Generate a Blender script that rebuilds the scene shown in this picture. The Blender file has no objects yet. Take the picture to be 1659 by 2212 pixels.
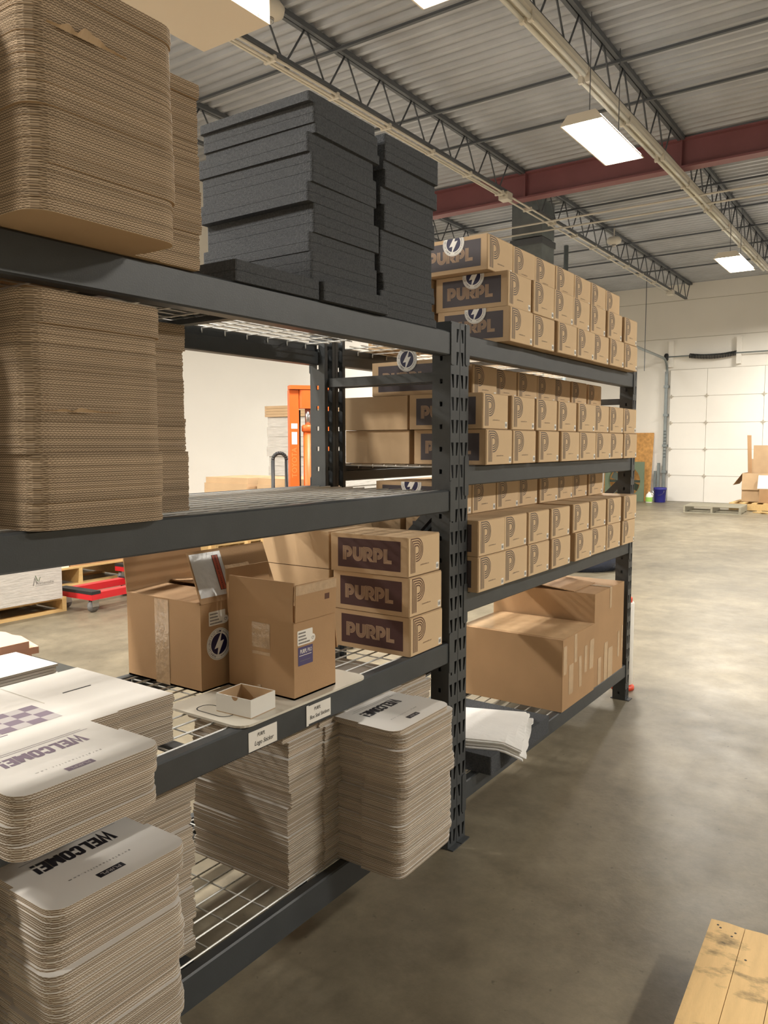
import bpy, math, random
from mathutils import Vector, Matrix
R = random.Random(7)
sc = bpy.context.scene
C = sc.collection
PI = math.pi

# ------------------------------------------------------------------ camera, light, exposure
cam_d = bpy.data.cameras.new('camera'); cam = bpy.data.objects.new('camera', cam_d); C.objects.link(cam)
yaw, pitch, roll = 0.6082, -0.0869, -0.0010
f_ = Vector((math.cos(pitch)*math.cos(yaw), math.cos(pitch)*math.sin(yaw), math.sin(pitch)))
r_ = f_.cross(Vector((0, 0, 1))).normalized(); u_ = r_.cross(f_)
rr = math.cos(roll)*r_ + math.sin(roll)*u_; uu = -math.sin(roll)*r_ + math.cos(roll)*u_
M = Matrix((rr, uu, -f_)).transposed().to_4x4(); M.translation = Vector((-2.356, -1.326, 1.4277))
cam.matrix_world = M
cam_d.sensor_fit = 'VERTICAL'; cam_d.sensor_height = 36.0; cam_d.lens = 1687.2/2212*36.0
cam_d.clip_start = 0.05; cam_d.clip_end = 100
sc.camera = cam
w = bpy.data.worlds.new('world'); sc.world = w; w.use_nodes = True
w.node_tree.nodes['Background'].inputs[0].default_value = (0.9, 0.85, 0.75, 1)
w.node_tree.nodes['Background'].inputs[1].default_value = 0.0
sc.view_settings.view_transform = 'Standard'; sc.view_settings.look = 'None'
sc.view_settings.gamma = 1.0; sc.view_settings.use_curve_mapping = False
sc.view_settings.exposure = 0.12
LAMP_W = 212.0
LAMP_COL = (1.0, 0.955, 0.875)
sc.cycles.use_denoising = True
sc.cycles.max_bounces = 8; sc.cycles.diffuse_bounces = 5
sc.cycles.sample_clamp_indirect = 6.0

# ------------------------------------------------------------------ helpers
def srgb(r, g, b):
    def c(x):
        x /= 255.0
        return x/12.92 if x <= 0.04045 else ((x+0.055)/1.055)**2.4
    return (c(r), c(g), c(b), 1.0)

MATS = {}
def mat(name, rgb, rough=0.6, metal=0.0, var=0.0, scale=8.0, bump=0.0, bscale=60.0, stretch=None, spec=0.5, trans=0.0, coat=0.0, lin=None):
    m = bpy.data.materials.new(name); m.use_nodes = True; MATS[name] = m
    nt = m.node_tree; b = nt.nodes['Principled BSDF']
    col = lin if lin else srgb(*rgb)
    b.inputs['Base Color'].default_value = col
    b.inputs['Roughness'].default_value = rough; b.inputs['Metallic'].default_value = metal
    b.inputs['Specular IOR Level'].default_value = spec
    b.inputs['Transmission Weight'].default_value = trans
    b.inputs['Coat Weight'].default_value = coat
    tc = nt.nodes.new('ShaderNodeTexCoord'); mp = nt.nodes.new('ShaderNodeMapping')
    nt.links.new(tc.outputs['Object'], mp.inputs[0])
    if stretch: mp.inputs['Scale'].default_value = stretch
    if var > 0:
        n = nt.nodes.new('ShaderNodeTexNoise'); n.inputs['Scale'].default_value = scale; n.inputs['Detail'].default_value = 6
        nt.links.new(mp.outputs[0], n.inputs['Vector'])
        rp = nt.nodes.new('ShaderNodeValToRGB'); nt.links.new(n.outputs['Fac'], rp.inputs[0])
        e = rp.color_ramp.elements
        e[0].position = 0.3; e[1].position = 0.7
        e[0].color = tuple(c*(1-var) for c in col[:3])+(1,); e[1].color = tuple(min(1, c*(1+var)) for c in col[:3])+(1,)
        nt.links.new(rp.outputs[0], b.inputs['Base Color'])
    if bump > 0:
        n2 = nt.nodes.new('ShaderNodeTexNoise'); n2.inputs['Scale'].default_value = bscale; n2.inputs['Detail'].default_value = 4
        nt.links.new(mp.outputs[0], n2.inputs['Vector'])
        bp = nt.nodes.new('ShaderNodeBump'); bp.inputs['Strength'].default_value = bump; bp.inputs['Distance'].default_value = 0.01
        nt.links.new(n2.outputs['Fac'], bp.inputs['Height']); nt.links.new(bp.outputs[0], b.inputs['Normal'])
    return m

def emis(name, rgb, strength):
    m = bpy.data.materials.new(name); m.use_nodes = True; MATS[name] = m
    b = m.node_tree.nodes['Principled BSDF']
    b.inputs['Base Color'].default_value = rgb+(1,)
    b.inputs['Emission Color'].default_value = rgb+(1,); b.inputs['Emission Strength'].default_value = strength
    return m

def flute_mat(name, light, dark, t, freq=700.0):
    """edge of corrugated board: pale liners at top and bottom, darker fluting between"""
    m = bpy.data.materials.new(name); m.use_nodes = True; MATS[name] = m
    nt = m.node_tree; b = nt.nodes['Principled BSDF']; b.inputs['Roughness'].default_value = 0.9
    b.inputs['Specular IOR Level'].default_value = 0.15
    N = nt.nodes.new; L = nt.links.new
    tc = N('ShaderNodeTexCoord'); sp = N('ShaderNodeSeparateXYZ'); L(tc.outputs['Object'], sp.inputs[0])
    def math_(op, a, bb=None):
        n = N('ShaderNodeMath'); n.operation = op
        for i, x in enumerate((a, bb)):
            if x is None: continue
            if hasattr(x, 'links'): L(x, n.inputs[i])
            else: n.inputs[i].default_value = x
        return n.outputs[0]
    zz = math_('DIVIDE', sp.outputs['Z'], t)
    s = math_('ADD', sp.outputs['X'], sp.outputs['Y'])
    oi = N('ShaderNodeObjectInfo')
    ph = math_('ADD', math_('MULTIPLY', s, freq), math_('MULTIPLY', oi.outputs['Random'], 37.0))
    wv = math_('MULTIPLY', math_('SINE', ph), 0.26)
    cen = math_('ADD', wv, 0.5)
    d = math_('ABSOLUTE', math_('SUBTRACT', zz, cen))
    flute = math_('LESS_THAN', d, 0.16)
    edge = math_('GREATER_THAN', math_('ABSOLUTE', math_('SUBTRACT', zz, 0.5)), 0.34)
    pale = math_('MAXIMUM', edge, math_('MULTIPLY', flute, 0.55))
    nz = N('ShaderNodeTexNoise'); nz.inputs['Scale'].default_value = 25.0; L(tc.outputs['Object'], nz.inputs['Vector'])
    mx = N('ShaderNodeMix'); mx.data_type = 'RGBA'
    L(pale, mx.inputs['Factor']); mx.inputs['A'].default_value = srgb(*dark); mx.inputs['B'].default_value = srgb(*light)
    hs = N('ShaderNodeHueSaturation'); L(mx.outputs['Result'], hs.inputs['Color'])
    v = math_('ADD', math_('MULTIPLY', oi.outputs['Random'], 0.38), 0.72)
    v = math_('ADD', v, math_('MULTIPLY', nz.outputs['Fac'], 0.16))
    L(v, hs.inputs['Value']); L(hs.outputs[0], b.inputs['Base Color'])
    return m

class MB:
    def __init__(s): s.v = []; s.f = []; s.m = []
    def add(s, vs, fs, mi=0):
        o = len(s.v); s.v += [tuple(p) for p in vs]
        for k in fs: s.f.append(tuple(i+o for i in k)); s.m.append(mi)
        return s
    def box(s, x0, x1, y0, y1, z0, z1, mi=0):
        return s.add([(x0,y0,z0),(x1,y0,z0),(x1,y1,z0),(x0,y1,z0),(x0,y0,z1),(x1,y0,z1),(x1,y1,z1),(x0,y1,z1)],
              [(0,3,2,1),(4,5,6,7),(0,1,5,4),(1,2,6,5),(2,3,7,6),(3,0,4,7)], mi)
    def prism(s, poly, z0, z1, top=0, side=0, bot=0):
        n = len(poly)
        s.add([(x,y,z0) for x,y in poly]+[(x,y,z1) for x,y in poly], [], 0); o = len(s.v)-2*n
        s.f.append(tuple(o+n+i for i in range(n))); s.m.append(top)
        s.f.append(tuple(o+i for i in reversed(range(n)))); s.m.append(bot)
        for i in range(n):
            j = (i+1) % n; s.f.append((o+i,o+j,o+n+j,o+n+i)); s.m.append(side)
        return s
    def profx(s, poly, x0, x1, mi=0):
        n = len(poly); o = len(s.v)
        s.v += [(x0,y,z) for y,z in poly]+[(x1,y,z) for y,z in poly]
        s.f.append(tuple(o+i for i in reversed(range(n)))); s.m.append(mi)
        s.f.append(tuple(o+n+i for i in range(n))); s.m.append(mi)
        for i in range(n):
            j = (i+1) % n; s.f.append((o+i,o+j,o+n+j,o+n+i)); s.m.append(mi)
        return s
    def tube(s, p, q, r, n=8, mi=0, r2=None):
        p = Vector(p); q = Vector(q); d = (q-p).normalized()
        a = d.cross(Vector((0,0,1)))
        if a.length < 1e-4: a = Vector((1,0,0))
        a.normalize(); b = d.cross(a); r2 = r if r2 is None else r2
        vs = [p+r*(math.cos(2*PI*i/n)*a+math.sin(2*PI*i/n)*b) for i in range(n)]+[q+r2*(math.cos(2*PI*i/n)*a+math.sin(2*PI*i/n)*b) for i in range(n)]
        fs = [(i,(i+1)%n,n+(i+1)%n,n+i) for i in range(n)]+[tuple(reversed(range(n))), tuple(range(n,2*n))]
        return s.add(vs, fs, mi)
    def path(s, pts, r, n=8, mi=0):
        for a, b in zip(pts, pts[1:]): s.tube(a, b, r, n, mi)
        return s
    def lathe(s, prof, n=24, mi=0, c=(0,0)):
        o = len(s.v)
        for rad, z in prof:
            for i in range(n): s.v.append((c[0]+rad*math.cos(2*PI*i/n), c[1]+rad*math.sin(2*PI*i/n), z))
        for k in range(len(prof)-1):
            for i in range(n):
                j = (i+1) % n; s.f.append((o+k*n+i,o+k*n+j,o+(k+1)*n+j,o+(k+1)*n+i)); s.m.append(mi)
        s.f.append(tuple(o+i for i in reversed(range(n)))); s.m.append(mi)
        s.f.append(tuple(o+(len(prof)-1)*n+i for i in range(n))); s.m.append(mi)
        return s
    def slab(s, p, e1, e2, t, mi=0):
        """parallelogram plate from p along e1,e2 with thickness vector t"""
        p, e1, e2, t = map(Vector, (p, e1, e2, t))
        vs = [p, p+e1, p+e1+e2, p+e2]; vs += [x+t for x in vs]
        return s.add(vs, [(0,3,2,1),(4,5,6,7),(0,1,5,4),(1,2,6,5),(2,3,7,6),(3,0,4,7)], mi)
    def flat(s, poly, T, mi=0):
        return s.add([T(x, y) for x, y in poly], [tuple(range(len(poly)))], mi)
    def ribbon(s, pts, wd, T, mi=0):
        n = len(pts); L = []; Rr = []
        for i in range(n):
            a = Vector(pts[max(i-1,0)]); b = Vector(pts[i]); c = Vector(pts[min(i+1,n-1)])
            d1 = (b-a) if (b-a).length > 1e-9 else (c-b); d2 = (c-b) if (c-b).length > 1e-9 else d1
            d1 = d1.normalized(); d2 = d2.normalized()
            nn = Vector((-d1.y-d2.y, d1.x+d2.x))
            nn = Vector((-d1.y, d1.x)) if nn.length < 1e-6 else nn.normalized()
            k = wd/2/max(0.45, abs(nn.dot(Vector((-d1.y, d1.x)))))
            L.append(b+nn*k); Rr.append(b-nn*k)
        o = len(s.v); s.v += [tuple(T(p.x, p.y)) for p in L]+[tuple(T(p.x, p.y)) for p in Rr]
        for i in range(n-1): s.f.append((o+n+i,o+n+i+1,o+i+1,o+i)); s.m.append(mi)
        return s
    def text(s, txt, size, T, mi=0, bold=0.0, cx=0.0, cy=0.0, spacing=1.0, shear=0.0, sx=1.0):
        vs, fs = text_mesh(txt, bold, spacing, shear)
        return s.add([T(cx+x*size*sx, cy+y*size) for x, y in vs], fs, mi)
    def mesh(s, name, mats, smooth=False):
        me = bpy.data.meshes.new(name); me.from_pydata(s.v, [], s.f)
        for m in mats: me.materials.append(MATS[m])
        me.polygons.foreach_set('material_index', s.m)
        if smooth: me.polygons.foreach_set('use_smooth', [True]*len(s.f))
        me.update()
        return me
    def build(s, name, mats, parent=None, smooth=False, loc=None, rz=0.0):
        if isinstance(mats, str): mats = [mats]
        return link(name, s.mesh(name, mats, smooth), parent, loc, rz)

def link(name, me, parent=None, loc=None, rz=0.0):
    o = bpy.data.objects.new(name, me); C.objects.link(o)
    if parent: o.parent = parent
    if loc: o.location = loc
    if rz: o.rotation_euler = (0, 0, rz)
    return o

_tc = {}
def text_mesh(txt, bold=0.0, spacing=1.0, shear=0.0):
    k = (txt, bold, spacing, shear)
    if k not in _tc:
        cu = bpy.data.curves.new('t', 'FONT'); cu.body = txt; cu.size = 1.0; cu.offset = bold
        cu.align_x = 'CENTER'; cu.align_y = 'CENTER'; cu.space_character = spacing; cu.shear = shear
        cu.resolution_u = 2; cu.fill_mode = 'FRONT'
        o = bpy.data.objects.new('t', cu); C.objects.link(o)
        dg = bpy.context.evaluated_depsgraph_get(); me = o.evaluated_get(dg).to_mesh()
        _tc[k] = ([(v.co.x, v.co.y) for v in me.vertices], [tuple(p.vertices) for p in me.polygons])
        o.evaluated_get(dg).to_mesh_clear(); bpy.data.objects.remove(o); bpy.data.curves.remove(cu)
    return _tc[k]

def tag(o, label, cat, group=None):
    o['label'] = label; o['category'] = cat
    if group: o['group'] = group
    return o
def thing(name, label, cat, loc=(0,0,0), rz=0.0, group=None):
    o = bpy.data.objects.new(name, None); C.objects.link(o); o.empty_display_size = 0.05
    o.location = loc; o.rotation_euler = (0, 0, rz)
    return tag(o, label, cat, group)
def struct(o):
    o['kind'] = 'structure'; return o
def ftag(o, label): o['label'] = label; return o
def rnd_rect(x0, x1, y0, y1, r, n=5, corners=(1,1,1,1)):
    P = []
    for (cx, cy, a0, on) in ((x0+r,y0+r,PI,corners[0]),(x1-r,y0+r,1.5*PI,corners[1]),(x1-r,y1-r,0,corners[2]),(x0+r,y1-r,0.5*PI,corners[3])):
        if on:
            for i in range(n+1):
                a = a0+0.5*PI*i/n; P.append((cx+r*math.cos(a), cy+r*math.sin(a)))
        else:
            P.append((cx+r*(1 if cx > (x0+x1)/2 else -1), cy+r*(1 if cy > (y0+y1)/2 else -1)))
    return P
ORD = ['first','second','third','fourth','fifth','sixth','seventh','eighth','ninth','tenth']

# ------------------------------------------------------------------ materials
mat('steel_dark', (60, 63, 65), 0.42, 0.0, var=0.10, scale=14, bump=0.05, bscale=300)
mat('steel_inner', (36, 38, 40), 0.5)
mat('wire', (204, 203, 198), 0.4, 0.35)
mat('bolt', (190, 190, 185), 0.35, 0.8)
mat('kraft', (188, 160, 126), 0.75, var=0.06, scale=5, bump=0.05, bscale=250, spec=0.25)
mat('kraft_pale', (212, 184, 147), 0.75, var=0.05, scale=4, bump=0.04, bscale=250, spec=0.25)
mat('kraft_brown', (174, 140, 104), 0.75, var=0.07, scale=4, bump=0.05, bscale=200, spec=0.25)
mat('white_board', (226, 222, 216), 0.42, var=0.02, scale=3)
mat('white_card', (228, 225, 218), 0.6, var=0.02, scale=3)
mat('ink_dark', (66, 58, 62), 0.6)
mat('ink_grey', (92, 80, 76), 0.6)
mat('ink_maroon', (66, 32, 30), 0.6)
mat('ink_brown', (92, 58, 42), 0.6)
mat('ink_navy', (20, 19, 30), 0.5)
mat('ink_mauve_glare', (128, 114, 130), 0.5)
mat('ink_pale', (190, 184, 184), 0.5)
mat('kraft_letter', (178, 148, 120), 0.7)
mat('navy', (32, 28, 66), 0.35)
mat('black_ink', (25, 24, 24), 0.6)
mat('grey_ink', (120, 116, 112), 0.6)
mat('label_white', (236, 232, 224), 0.5)
mat('purple_label', (78, 70, 112), 0.5)
mat('red_ink', (170, 78, 50), 0.5)
mat('tape', (190, 160, 124), 0.18, spec=0.7, var=0.08, scale=20)
mat('tape_clear', (184, 156, 124), 0.14, spec=0.8, var=0.12, scale=40, bump=0.3, bscale=60)
mat('pouch', (206, 206, 206), 0.25, var=0.06, scale=25, bump=0.2, bscale=40)
mat('foam', (86, 88, 91), 0.95, var=0.22, scale=160, bump=0.6, bscale=350, spec=0.15)
mat('foam_white', (236, 234, 230), 0.8, var=0.03, scale=10, bump=0.2, bscale=50)
mat('plastic_tray', (214, 208, 194), 0.3, var=0.03, scale=6)
mat('red_paint', (138, 88, 92), 0.5, var=0.08, scale=3)
mat('deck', (178, 181, 187), 0.42, 0.2, var=0.08, scale=2.5)
mat('joist', (92, 96, 102), 0.55, 0.1)
mat('galv', (138, 146, 148), 0.35, 0.6, var=0.14, scale=6)
mat('pipe_white', (214, 208, 196), 0.5)
mat('wall', (240, 236, 228), 0.8, var=0.03, scale=0.7, bump=0.06, bscale=40)
mat('door_white', (243, 239, 231), 0.6, var=0.025, scale=1.2)
mat('seam', (186, 178, 164), 0.8)
mat('fixture', (222, 214, 200), 0.5)
emis('lamp_glow', (1.0, 0.92, 0.80), 30.0)
mat('tube_off', (226, 224, 214), 0.25)
mat('cream_metal', (206, 192, 170), 0.45)
mat('red_plastic', (204, 40, 48), 0.4)
mat('black_rubber', (34, 34, 36), 0.6)
mat('grey_rubber', (118, 116, 114), 0.6)
mat('chrome', (190, 190, 190), 0.25, 0.9)
mat('orange', (222, 104, 40), 0.45, var=0.1, scale=6)
mat('orange_pale', (232, 140, 80), 0.5)
mat('orange_plastic', (226, 74, 40), 0.4)
mat('green_paint', (108, 122, 98), 0.5, var=0.06, scale=4)
mat('green_dark', (64, 74, 62), 0.5)
mat('blue_plastic', (44, 44, 128), 0.4)
mat('green_label', (150, 196, 90), 0.5)
mat('osb', (196, 146, 84), 0.8, var=0.25, scale=14, bump=0.2, bscale=60)
mat('wood', (206, 172, 116), 0.7, var=0.10, scale=5, stretch=(1.2, 9, 9), bump=0.1, bscale=40)
mat('wood_near', (222, 186, 128), 0.65, var=0.08, scale=5, stretch=(1.2, 9, 9), bump=0.1, bscale=40)
def stains(m, rgb, scale, stretch, lo, hi):
    nt = m.node_tree; b = nt.nodes['Principled BSDF']; src = b.inputs['Base Color'].links[0].from_socket
    tc = nt.nodes.new('ShaderNodeTexCoord'); mp = nt.nodes.new('ShaderNodeMapping'); mp.inputs['Scale'].default_value = stretch
    n = nt.nodes.new('ShaderNodeTexNoise'); n.inputs['Scale'].default_value = scale; n.inputs['Detail'].default_value = 5; n.inputs['Roughness'].default_value = 0.65
    rp = nt.nodes.new('ShaderNodeValToRGB'); e = rp.color_ramp.elements; e[0].position = lo; e[0].color = (0, 0, 0, 1); e[1].position = hi; e[1].color = (1, 1, 1, 1)
    mx = nt.nodes.new('ShaderNodeMix'); mx.data_type = 'RGBA'; mx.inputs['B'].default_value = srgb(*rgb)
    L = nt.links.new; L(tc.outputs['Object'], mp.inputs[0]); L(mp.outputs[0], n.inputs['Vector']); L(n.outputs['Fac'], rp.inputs[0]); L(rp.outputs[0], mx.inputs['Factor']); L(src, mx.inputs['A']); L(mx.outputs['Result'], b.inputs['Base Color'])
stains(MATS['wood_near'], (104, 90, 62), 11.0, (1.0, 0.55, 1), 0.52, 0.68)
mat('wood_grey', (150, 144, 126), 0.8, var=0.14, scale=5, stretch=(9, 1.2, 9))
mat('film', (196, 192, 186), 0.25, var=0.10, scale=9, stretch=(1, 1, 5), bump=0.5, bscale=14)
mat('pink', (234, 186, 162), 0.7)
mat('dark_top', (60, 62, 60), 0.4)
mat('bag', (56, 64, 84), 0.25, bump=0.8, bscale=18)
mat('dark_edge', (84, 66, 54), 0.8)

TK = 0.0042      # kraft box blank thickness
TW = 0.0041      # white-faced blank thickness
flute_mat('flute_kraft', (200, 178, 151), (106, 89, 70), TK, 800)
flute_mat('flute_white', (220, 210, 194), (122, 101, 80), TW, 1000)

def floor_mat():
    m = bpy.data.materials.new('concrete'); m.use_nodes = True; MATS['concrete'] = m
    nt = m.node_tree; b = nt.nodes['Principled BSDF']; N = nt.nodes.new; L = nt.links.new
    tc = N('ShaderNodeTexCoord')
    def noise(sc_, det=8, rough=0.6):
        n = N('ShaderNodeTexNoise'); n.inputs['Scale'].default_value = sc_; n.inputs['Detail'].default_value = det
        n.inputs['Roughness'].default_value = rough; L(tc.outputs['Object'], n.inputs['Vector']); return n.outputs['Fac']
    def ramp(fac, a, ca, b_, cb):
        r = N('ShaderNodeValToRGB'); L(fac, r.inputs[0]); e = r.color_ramp.elements
        e[0].position = a; e[0].color = ca; e[1].position = b_; e[1].color = cb; return r.outputs[0]
    def mix(fac, a, bb, mode='MULTIPLY'):
        x = N('ShaderNodeMix'); x.data_type = 'RGBA'; x.blend_type = mode
        if hasattr(fac, 'links'): L(fac, x.inputs['Factor'])
        else: x.inputs['Factor'].default_value = fac
        L(a, x.inputs['A']); L(bb, x.inputs['B']); return x.outputs['Result']
    base = ramp(noise(1.1), 0.2, srgb(88, 81, 67), 0.8, srgb(142, 132, 112))
    fine = ramp(noise(6, 14, 0.72), 0.12, (0.45, 0.44, 0.42, 1), 0.88, (1.5, 1.5, 1.48, 1))
    spots = ramp(noise(30, 2, 0.5), 0.22, (0.35, 0.33, 0.3, 1), 0.30, (1, 1, 1, 1))
    sp2 = ramp(noise(55, 2, 0.5), 0.72, (1, 1, 1, 1), 0.80, (1.3, 1.28, 1.2, 1))
    c = mix(1.0, base, fine); c = mix(0.8, c, spots); c = mix(0.35, c, sp2)
    L(c, b.inputs['Base Color'])
    rg = ramp(noise(3.2, 3), 0.1, (0.31,)*3+(1,), 0.9, (0.55,)*3+(1,)); L(rg, b.inputs['Roughness'])
    bp = N('ShaderNodeBump'); bp.inputs['Strength'].default_value = 0.08; bp.inputs['Distance'].default_value = 0.01
    L(noise(45), bp.inputs['Height']); L(bp.outputs[0], b.inputs['Normal'])
floor_mat()

# ------------------------------------------------------------------ the room
X0, X1, Y0, Y1, ZC = -8.0, 17.74, -11.0, 7.6, 5.30
struct(MB().box(X0, X1, Y0, Y1, -0.15, 0.0).build('floor', 'concrete'))
cm = MB()                                       # ribbed steel roof deck, ribs along Y
prof = []; x = X0; pt = 0.1524
while x < X1:
    prof += [(x, ZC), (x+0.045, ZC), (x+0.065, ZC+0.04), (x+0.132, ZC+0.04)]; x += pt
prof.append((X1, ZC))
n = len(prof)
cm.v += [(a, Y0, z) for a, z in prof]+[(a, Y1, z) for a, z in prof]
for i in range(n-1): cm.f.append((i, i+1, n+i+1, n+i)); cm.m.append(0)
cm.box(X0, X1, Y0, Y1, ZC+0.06, ZC+0.12)
struct(cm.build('ceiling', 'deck'))
wb = struct(MB().box(X1+0.012, X1+0.2, Y0, Y1, 0.0, ZC+0.1).build('wall_back', 'seam'))
for z0, z1 in ((0, 3.994), (4.006, 4.90), (4.912, ZC+0.04)):
    yy = Y0
    while yy < Y1:
        y2 = min(yy+6.2, Y1); MB().box(X1, X1+0.012, yy+0.003, y2-0.003, z0, z1).build('wall_panel', 'wall', wb); yy += 6.2
struct(MB().box(X0, X1+0.2, Y1, Y1+0.2, 0, ZC+0.1).build('wall_left', 'wall'))
struct(MB().box(X0, X1+0.2, Y0-0.2, Y0, 0, ZC+0.1).build('wall_right', 'wall'))
struct(MB().box(X0-0.2, X0, Y0-0.2, Y1+0.2, 0, ZC+0.1).build('wall_front', 'wall'))

# overhead door on the back wall
dX = X1-0.045
dr = struct(MB().box(X1-0.02, X1-0.001, 0.35, 4.02, 0.0, 3.24).build('door_1', 'seam'))
ys = [0.36, 0.62, 1.88, 3.143, 4.01]
for k in range(5):
    z0, z1 = k*0.646+0.004, (k+1)*0.646-0.004
    for a, b in zip(ys, ys[1:]):
        MB().box(dX, X1-0.02, a+0.004, b-0.004, z0, z1).build('door_panel', 'door_white', dr)
    if k:
        for yy in (0.62, 1.88, 3.143, 3.97):
            MB().box(dX-0.02, dX, yy-0.045, yy+0.045, k*0.646-0.012, k*0.646+0.012).box(dX-0.022, dX, yy-0.012, yy+0.012, k*0.646-0.045, k*0.646+0.045).build('hinge', 'seam', dr)
trk = thing('door_track', 'galvanised vertical track curving back beside the white overhead door', 'track', (dX, 4.08, 0))
tm = MB(); tm.box(-0.07, -0.02, -0.025, 0.025, 0.0, 3.15)
pts = [(-0.045, 0, 3.15)]+[(-0.045-0.35*(1-math.cos(a)), 0, 3.15+0.35*math.sin(a)) for a in [i*PI/12 for i in range(1, 7)]]+[(-5.2, 0, 3.62)]
tm.path(pts, 0.03, 6); tm.build('rail', 'galv', trk)
MB().box(-0.03, 0.0, -0.01, 0.055, 0.0, 3.2).build('mounting_angle', 'galv', trk)
for z in (0.7, 1.35, 2.1, 2.8): MB().box(-0.09, 0.02, -0.05, 0.06, z, z+0.06).build('bracket', 'galv', trk)
for z in range(9): MB().tube((-0.075, -0.03, 1.1+z*0.08), (-0.075, 0.03, 1.1+z*0.08), 0.013, 6).build('bolt', 'galv', trk)
sp = thing('torsion_spring', 'black torsion spring on a steel shaft above the overhead door', 'spring', (X1-0.125, 0, 3.55))
MB().tube((0, 0.3, 0), (0, 4.25, 0), 0.016, 8).build('shaft', 'galv', sp)
smb = MB(); prev = None
for i in range(0, 421):
    a = i*2*PI/14; p = (0.05*math.cos(a), 2.5+1.06*i/420, 0.05*math.sin(a)-0.05*math.sin(PI*i/420))
    if prev: smb.tube(prev, p, 0.012, 5)
    prev = p
smb.build('coil', 'black_rubber', sp)
MB().lathe([(0.07, -0.04), (0.09, -0.02), (0.09, 0.02), (0.07, 0.04)], 16).build('drum', 'black_rubber', sp, loc=(0, 4.1, 0)).rotation_euler = (PI/2, 0, 0)
for yy in (4.0, 2.45): MB().box(0.0, 0.12, yy-0.05, yy+0.05, -0.25, 0.38).build('bearing_plate', 'door_white', sp)

# roof steel
rb = thing('roof_girder', 'dark red steel girder crossing under the roof deck', 'girder', (8.3, 0, ZC))
gm = MB(); gm.box(-0.009, 0.009, Y0, Y1, -0.36, -0.04)
gm.build('web', 'red_paint', rb)
MB().box(-0.09, 0.09, Y0, Y1, -0.385, -0.36).build('bottom_flange', 'red_paint', rb)
MB().box(-0.09, 0.09, Y0, Y1, -0.04, -0.02).build('top_flange', 'red_paint', rb)
for k in range(-5, 4):
    MB().box(-0.08, 0.08, k*2.15+1.44-0.006, k*2.15+1.44+0.006, -0.36, -0.04).build('stiffener', 'red_paint', rb)

web_me = {}
for s_ in (1, -1):
    web_me[s_] = MB().tube((0, 0, 0), (0.27*s_, 0, 0.40), 0.010, 6).mesh('web', ['joist'], True)
JY = [(-5.0, 'far out over the aisle side'), (-2.85, 'over the aisle, second from the rack'), (-0.71, 'over the aisle nearest the rack'),
      (1.44, 'carrying the white strip lights'), (3.62, 'with white conduits along its bottom chord'), (5.72, 'nearest the left wall')]
for jy, txt in JY:
    for seg, (a, b) in enumerate(((X0, 8.2), (8.4, X1))):
        j = thing('bar_joist', 'grey steel bar joist %s, %s the red girder' % (txt, 'before' if seg == 0 else 'beyond'), 'joist', (0, jy, 0), group='roof joists')
        MB().box(a, b, -0.045, -0.006, ZC-0.05, ZC).box(a, b, 0.006, 0.045, ZC-0.05, ZC).build('top_chord', 'joist', j)
        MB().box(a+0.35, b-0.35, -0.03, -0.006, 4.86, 4.89).box(a+0.35, b-0.35, 0.006, 0.03, 4.86, 4.89).build('bottom_chord', 'joist', j)
        if jy < -1 : continue
        x = a+0.45 if a > 0 else 1.35
        while x < b-0.3:
            link('web_rod', web_me[1], j, (x+0.03, 0, 4.875)); link('web_rod', web_me[-1], j, (x-0.03, 0, 4.875)); x += 0.61
for k, (bx, a, b) in enumerate(((1.9, Y0, Y1), (3.9, Y0, Y1), (5.7, Y0, Y1), (6.75, Y0, Y1), (10.2, Y0, Y1), (11.6, Y0, Y1), (12.9, Y0, Y1), (14.2, Y0, Y1), (15.6, Y0, Y1))):
    tag(MB().box(bx-0.018, bx+0.018, a, b, ZC-0.075, ZC-0.05).build('joist_bridging', 'joist'),
        'steel bridging angle under the deck, %s from the camera' % ORD[k], 'bridging', 'joist bridging')
cd = thing('conduit_run', 'bundle of white conduits strapped under the joist beside the rack', 'conduit', (0, 3.62, 4.805))
for k, (yy, zz) in enumerate(((-0.035, 0.015), (0.0, -0.005), (0.045, 0.0))):
    MB().tube((0.6, yy, zz), (7.7 if k == 1 else 16.0, yy, zz), 0.013, 8).build('conduit', 'pipe_white', cd, True)
x = 1.2
while x < 15.6:
    MB().box(x-0.015, x+0.015, -0.06, 0.07, -0.02, 0.032).build('strap', 'pipe_white', cd); x += 0.9
MB().box(7.6, 7.75, -0.07, 0.07, -0.05, 0.05).build('junction_box', 'pipe_white', cd)
MB().box(15.9, 16.1, -0.07, 0.07, -0.05, 0.05).build('junction_box', 'pipe_white', cd)
for k, px in enumerate((9.0, 9.45)):
    tag(MB().tube((px, -2.5, 4.765), (px, 4.9, 4.765), 0.014, 8).build('cross_pipe', 'pipe_white', None, True), 'thin white pipe crossing below the joists, %s the red girder' % ('nearer' if k == 0 else 'farther from'), 'pipe')
du = thing('air_duct', 'galvanised square air duct dropping from the roof behind the top cartons', 'duct', (9.75, 4.14, 0))
MB().box(-0.25, 0.25, -0.26, 0.26, 4.72, ZC).build('upper_duct', 'galv', du)
MB().box(-0.27, 0.27, -0.28, 0.28, 4.60, 4.70).build('flange', 'joist', du)
MB().box(-0.25, 0.25, -0.26, 0.26, 3.4, 4.60).build('lower_duct', 'galv', du)
tag(MB().tube((12.6, 4.72, 0), (12.6, 4.72, ZC), 0.045, 12).build('steel_column', 'galv', None, True), 'slim grey steel pipe column behind the far rack end', 'column')
tag(MB().tube((15.5, 4.0, 3.05), (15.5, 4.0, ZC), 0.008, 6).build('pull_cord', 'joist'), 'thin dark cord hanging from the joist end by the door', 'cord')
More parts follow.
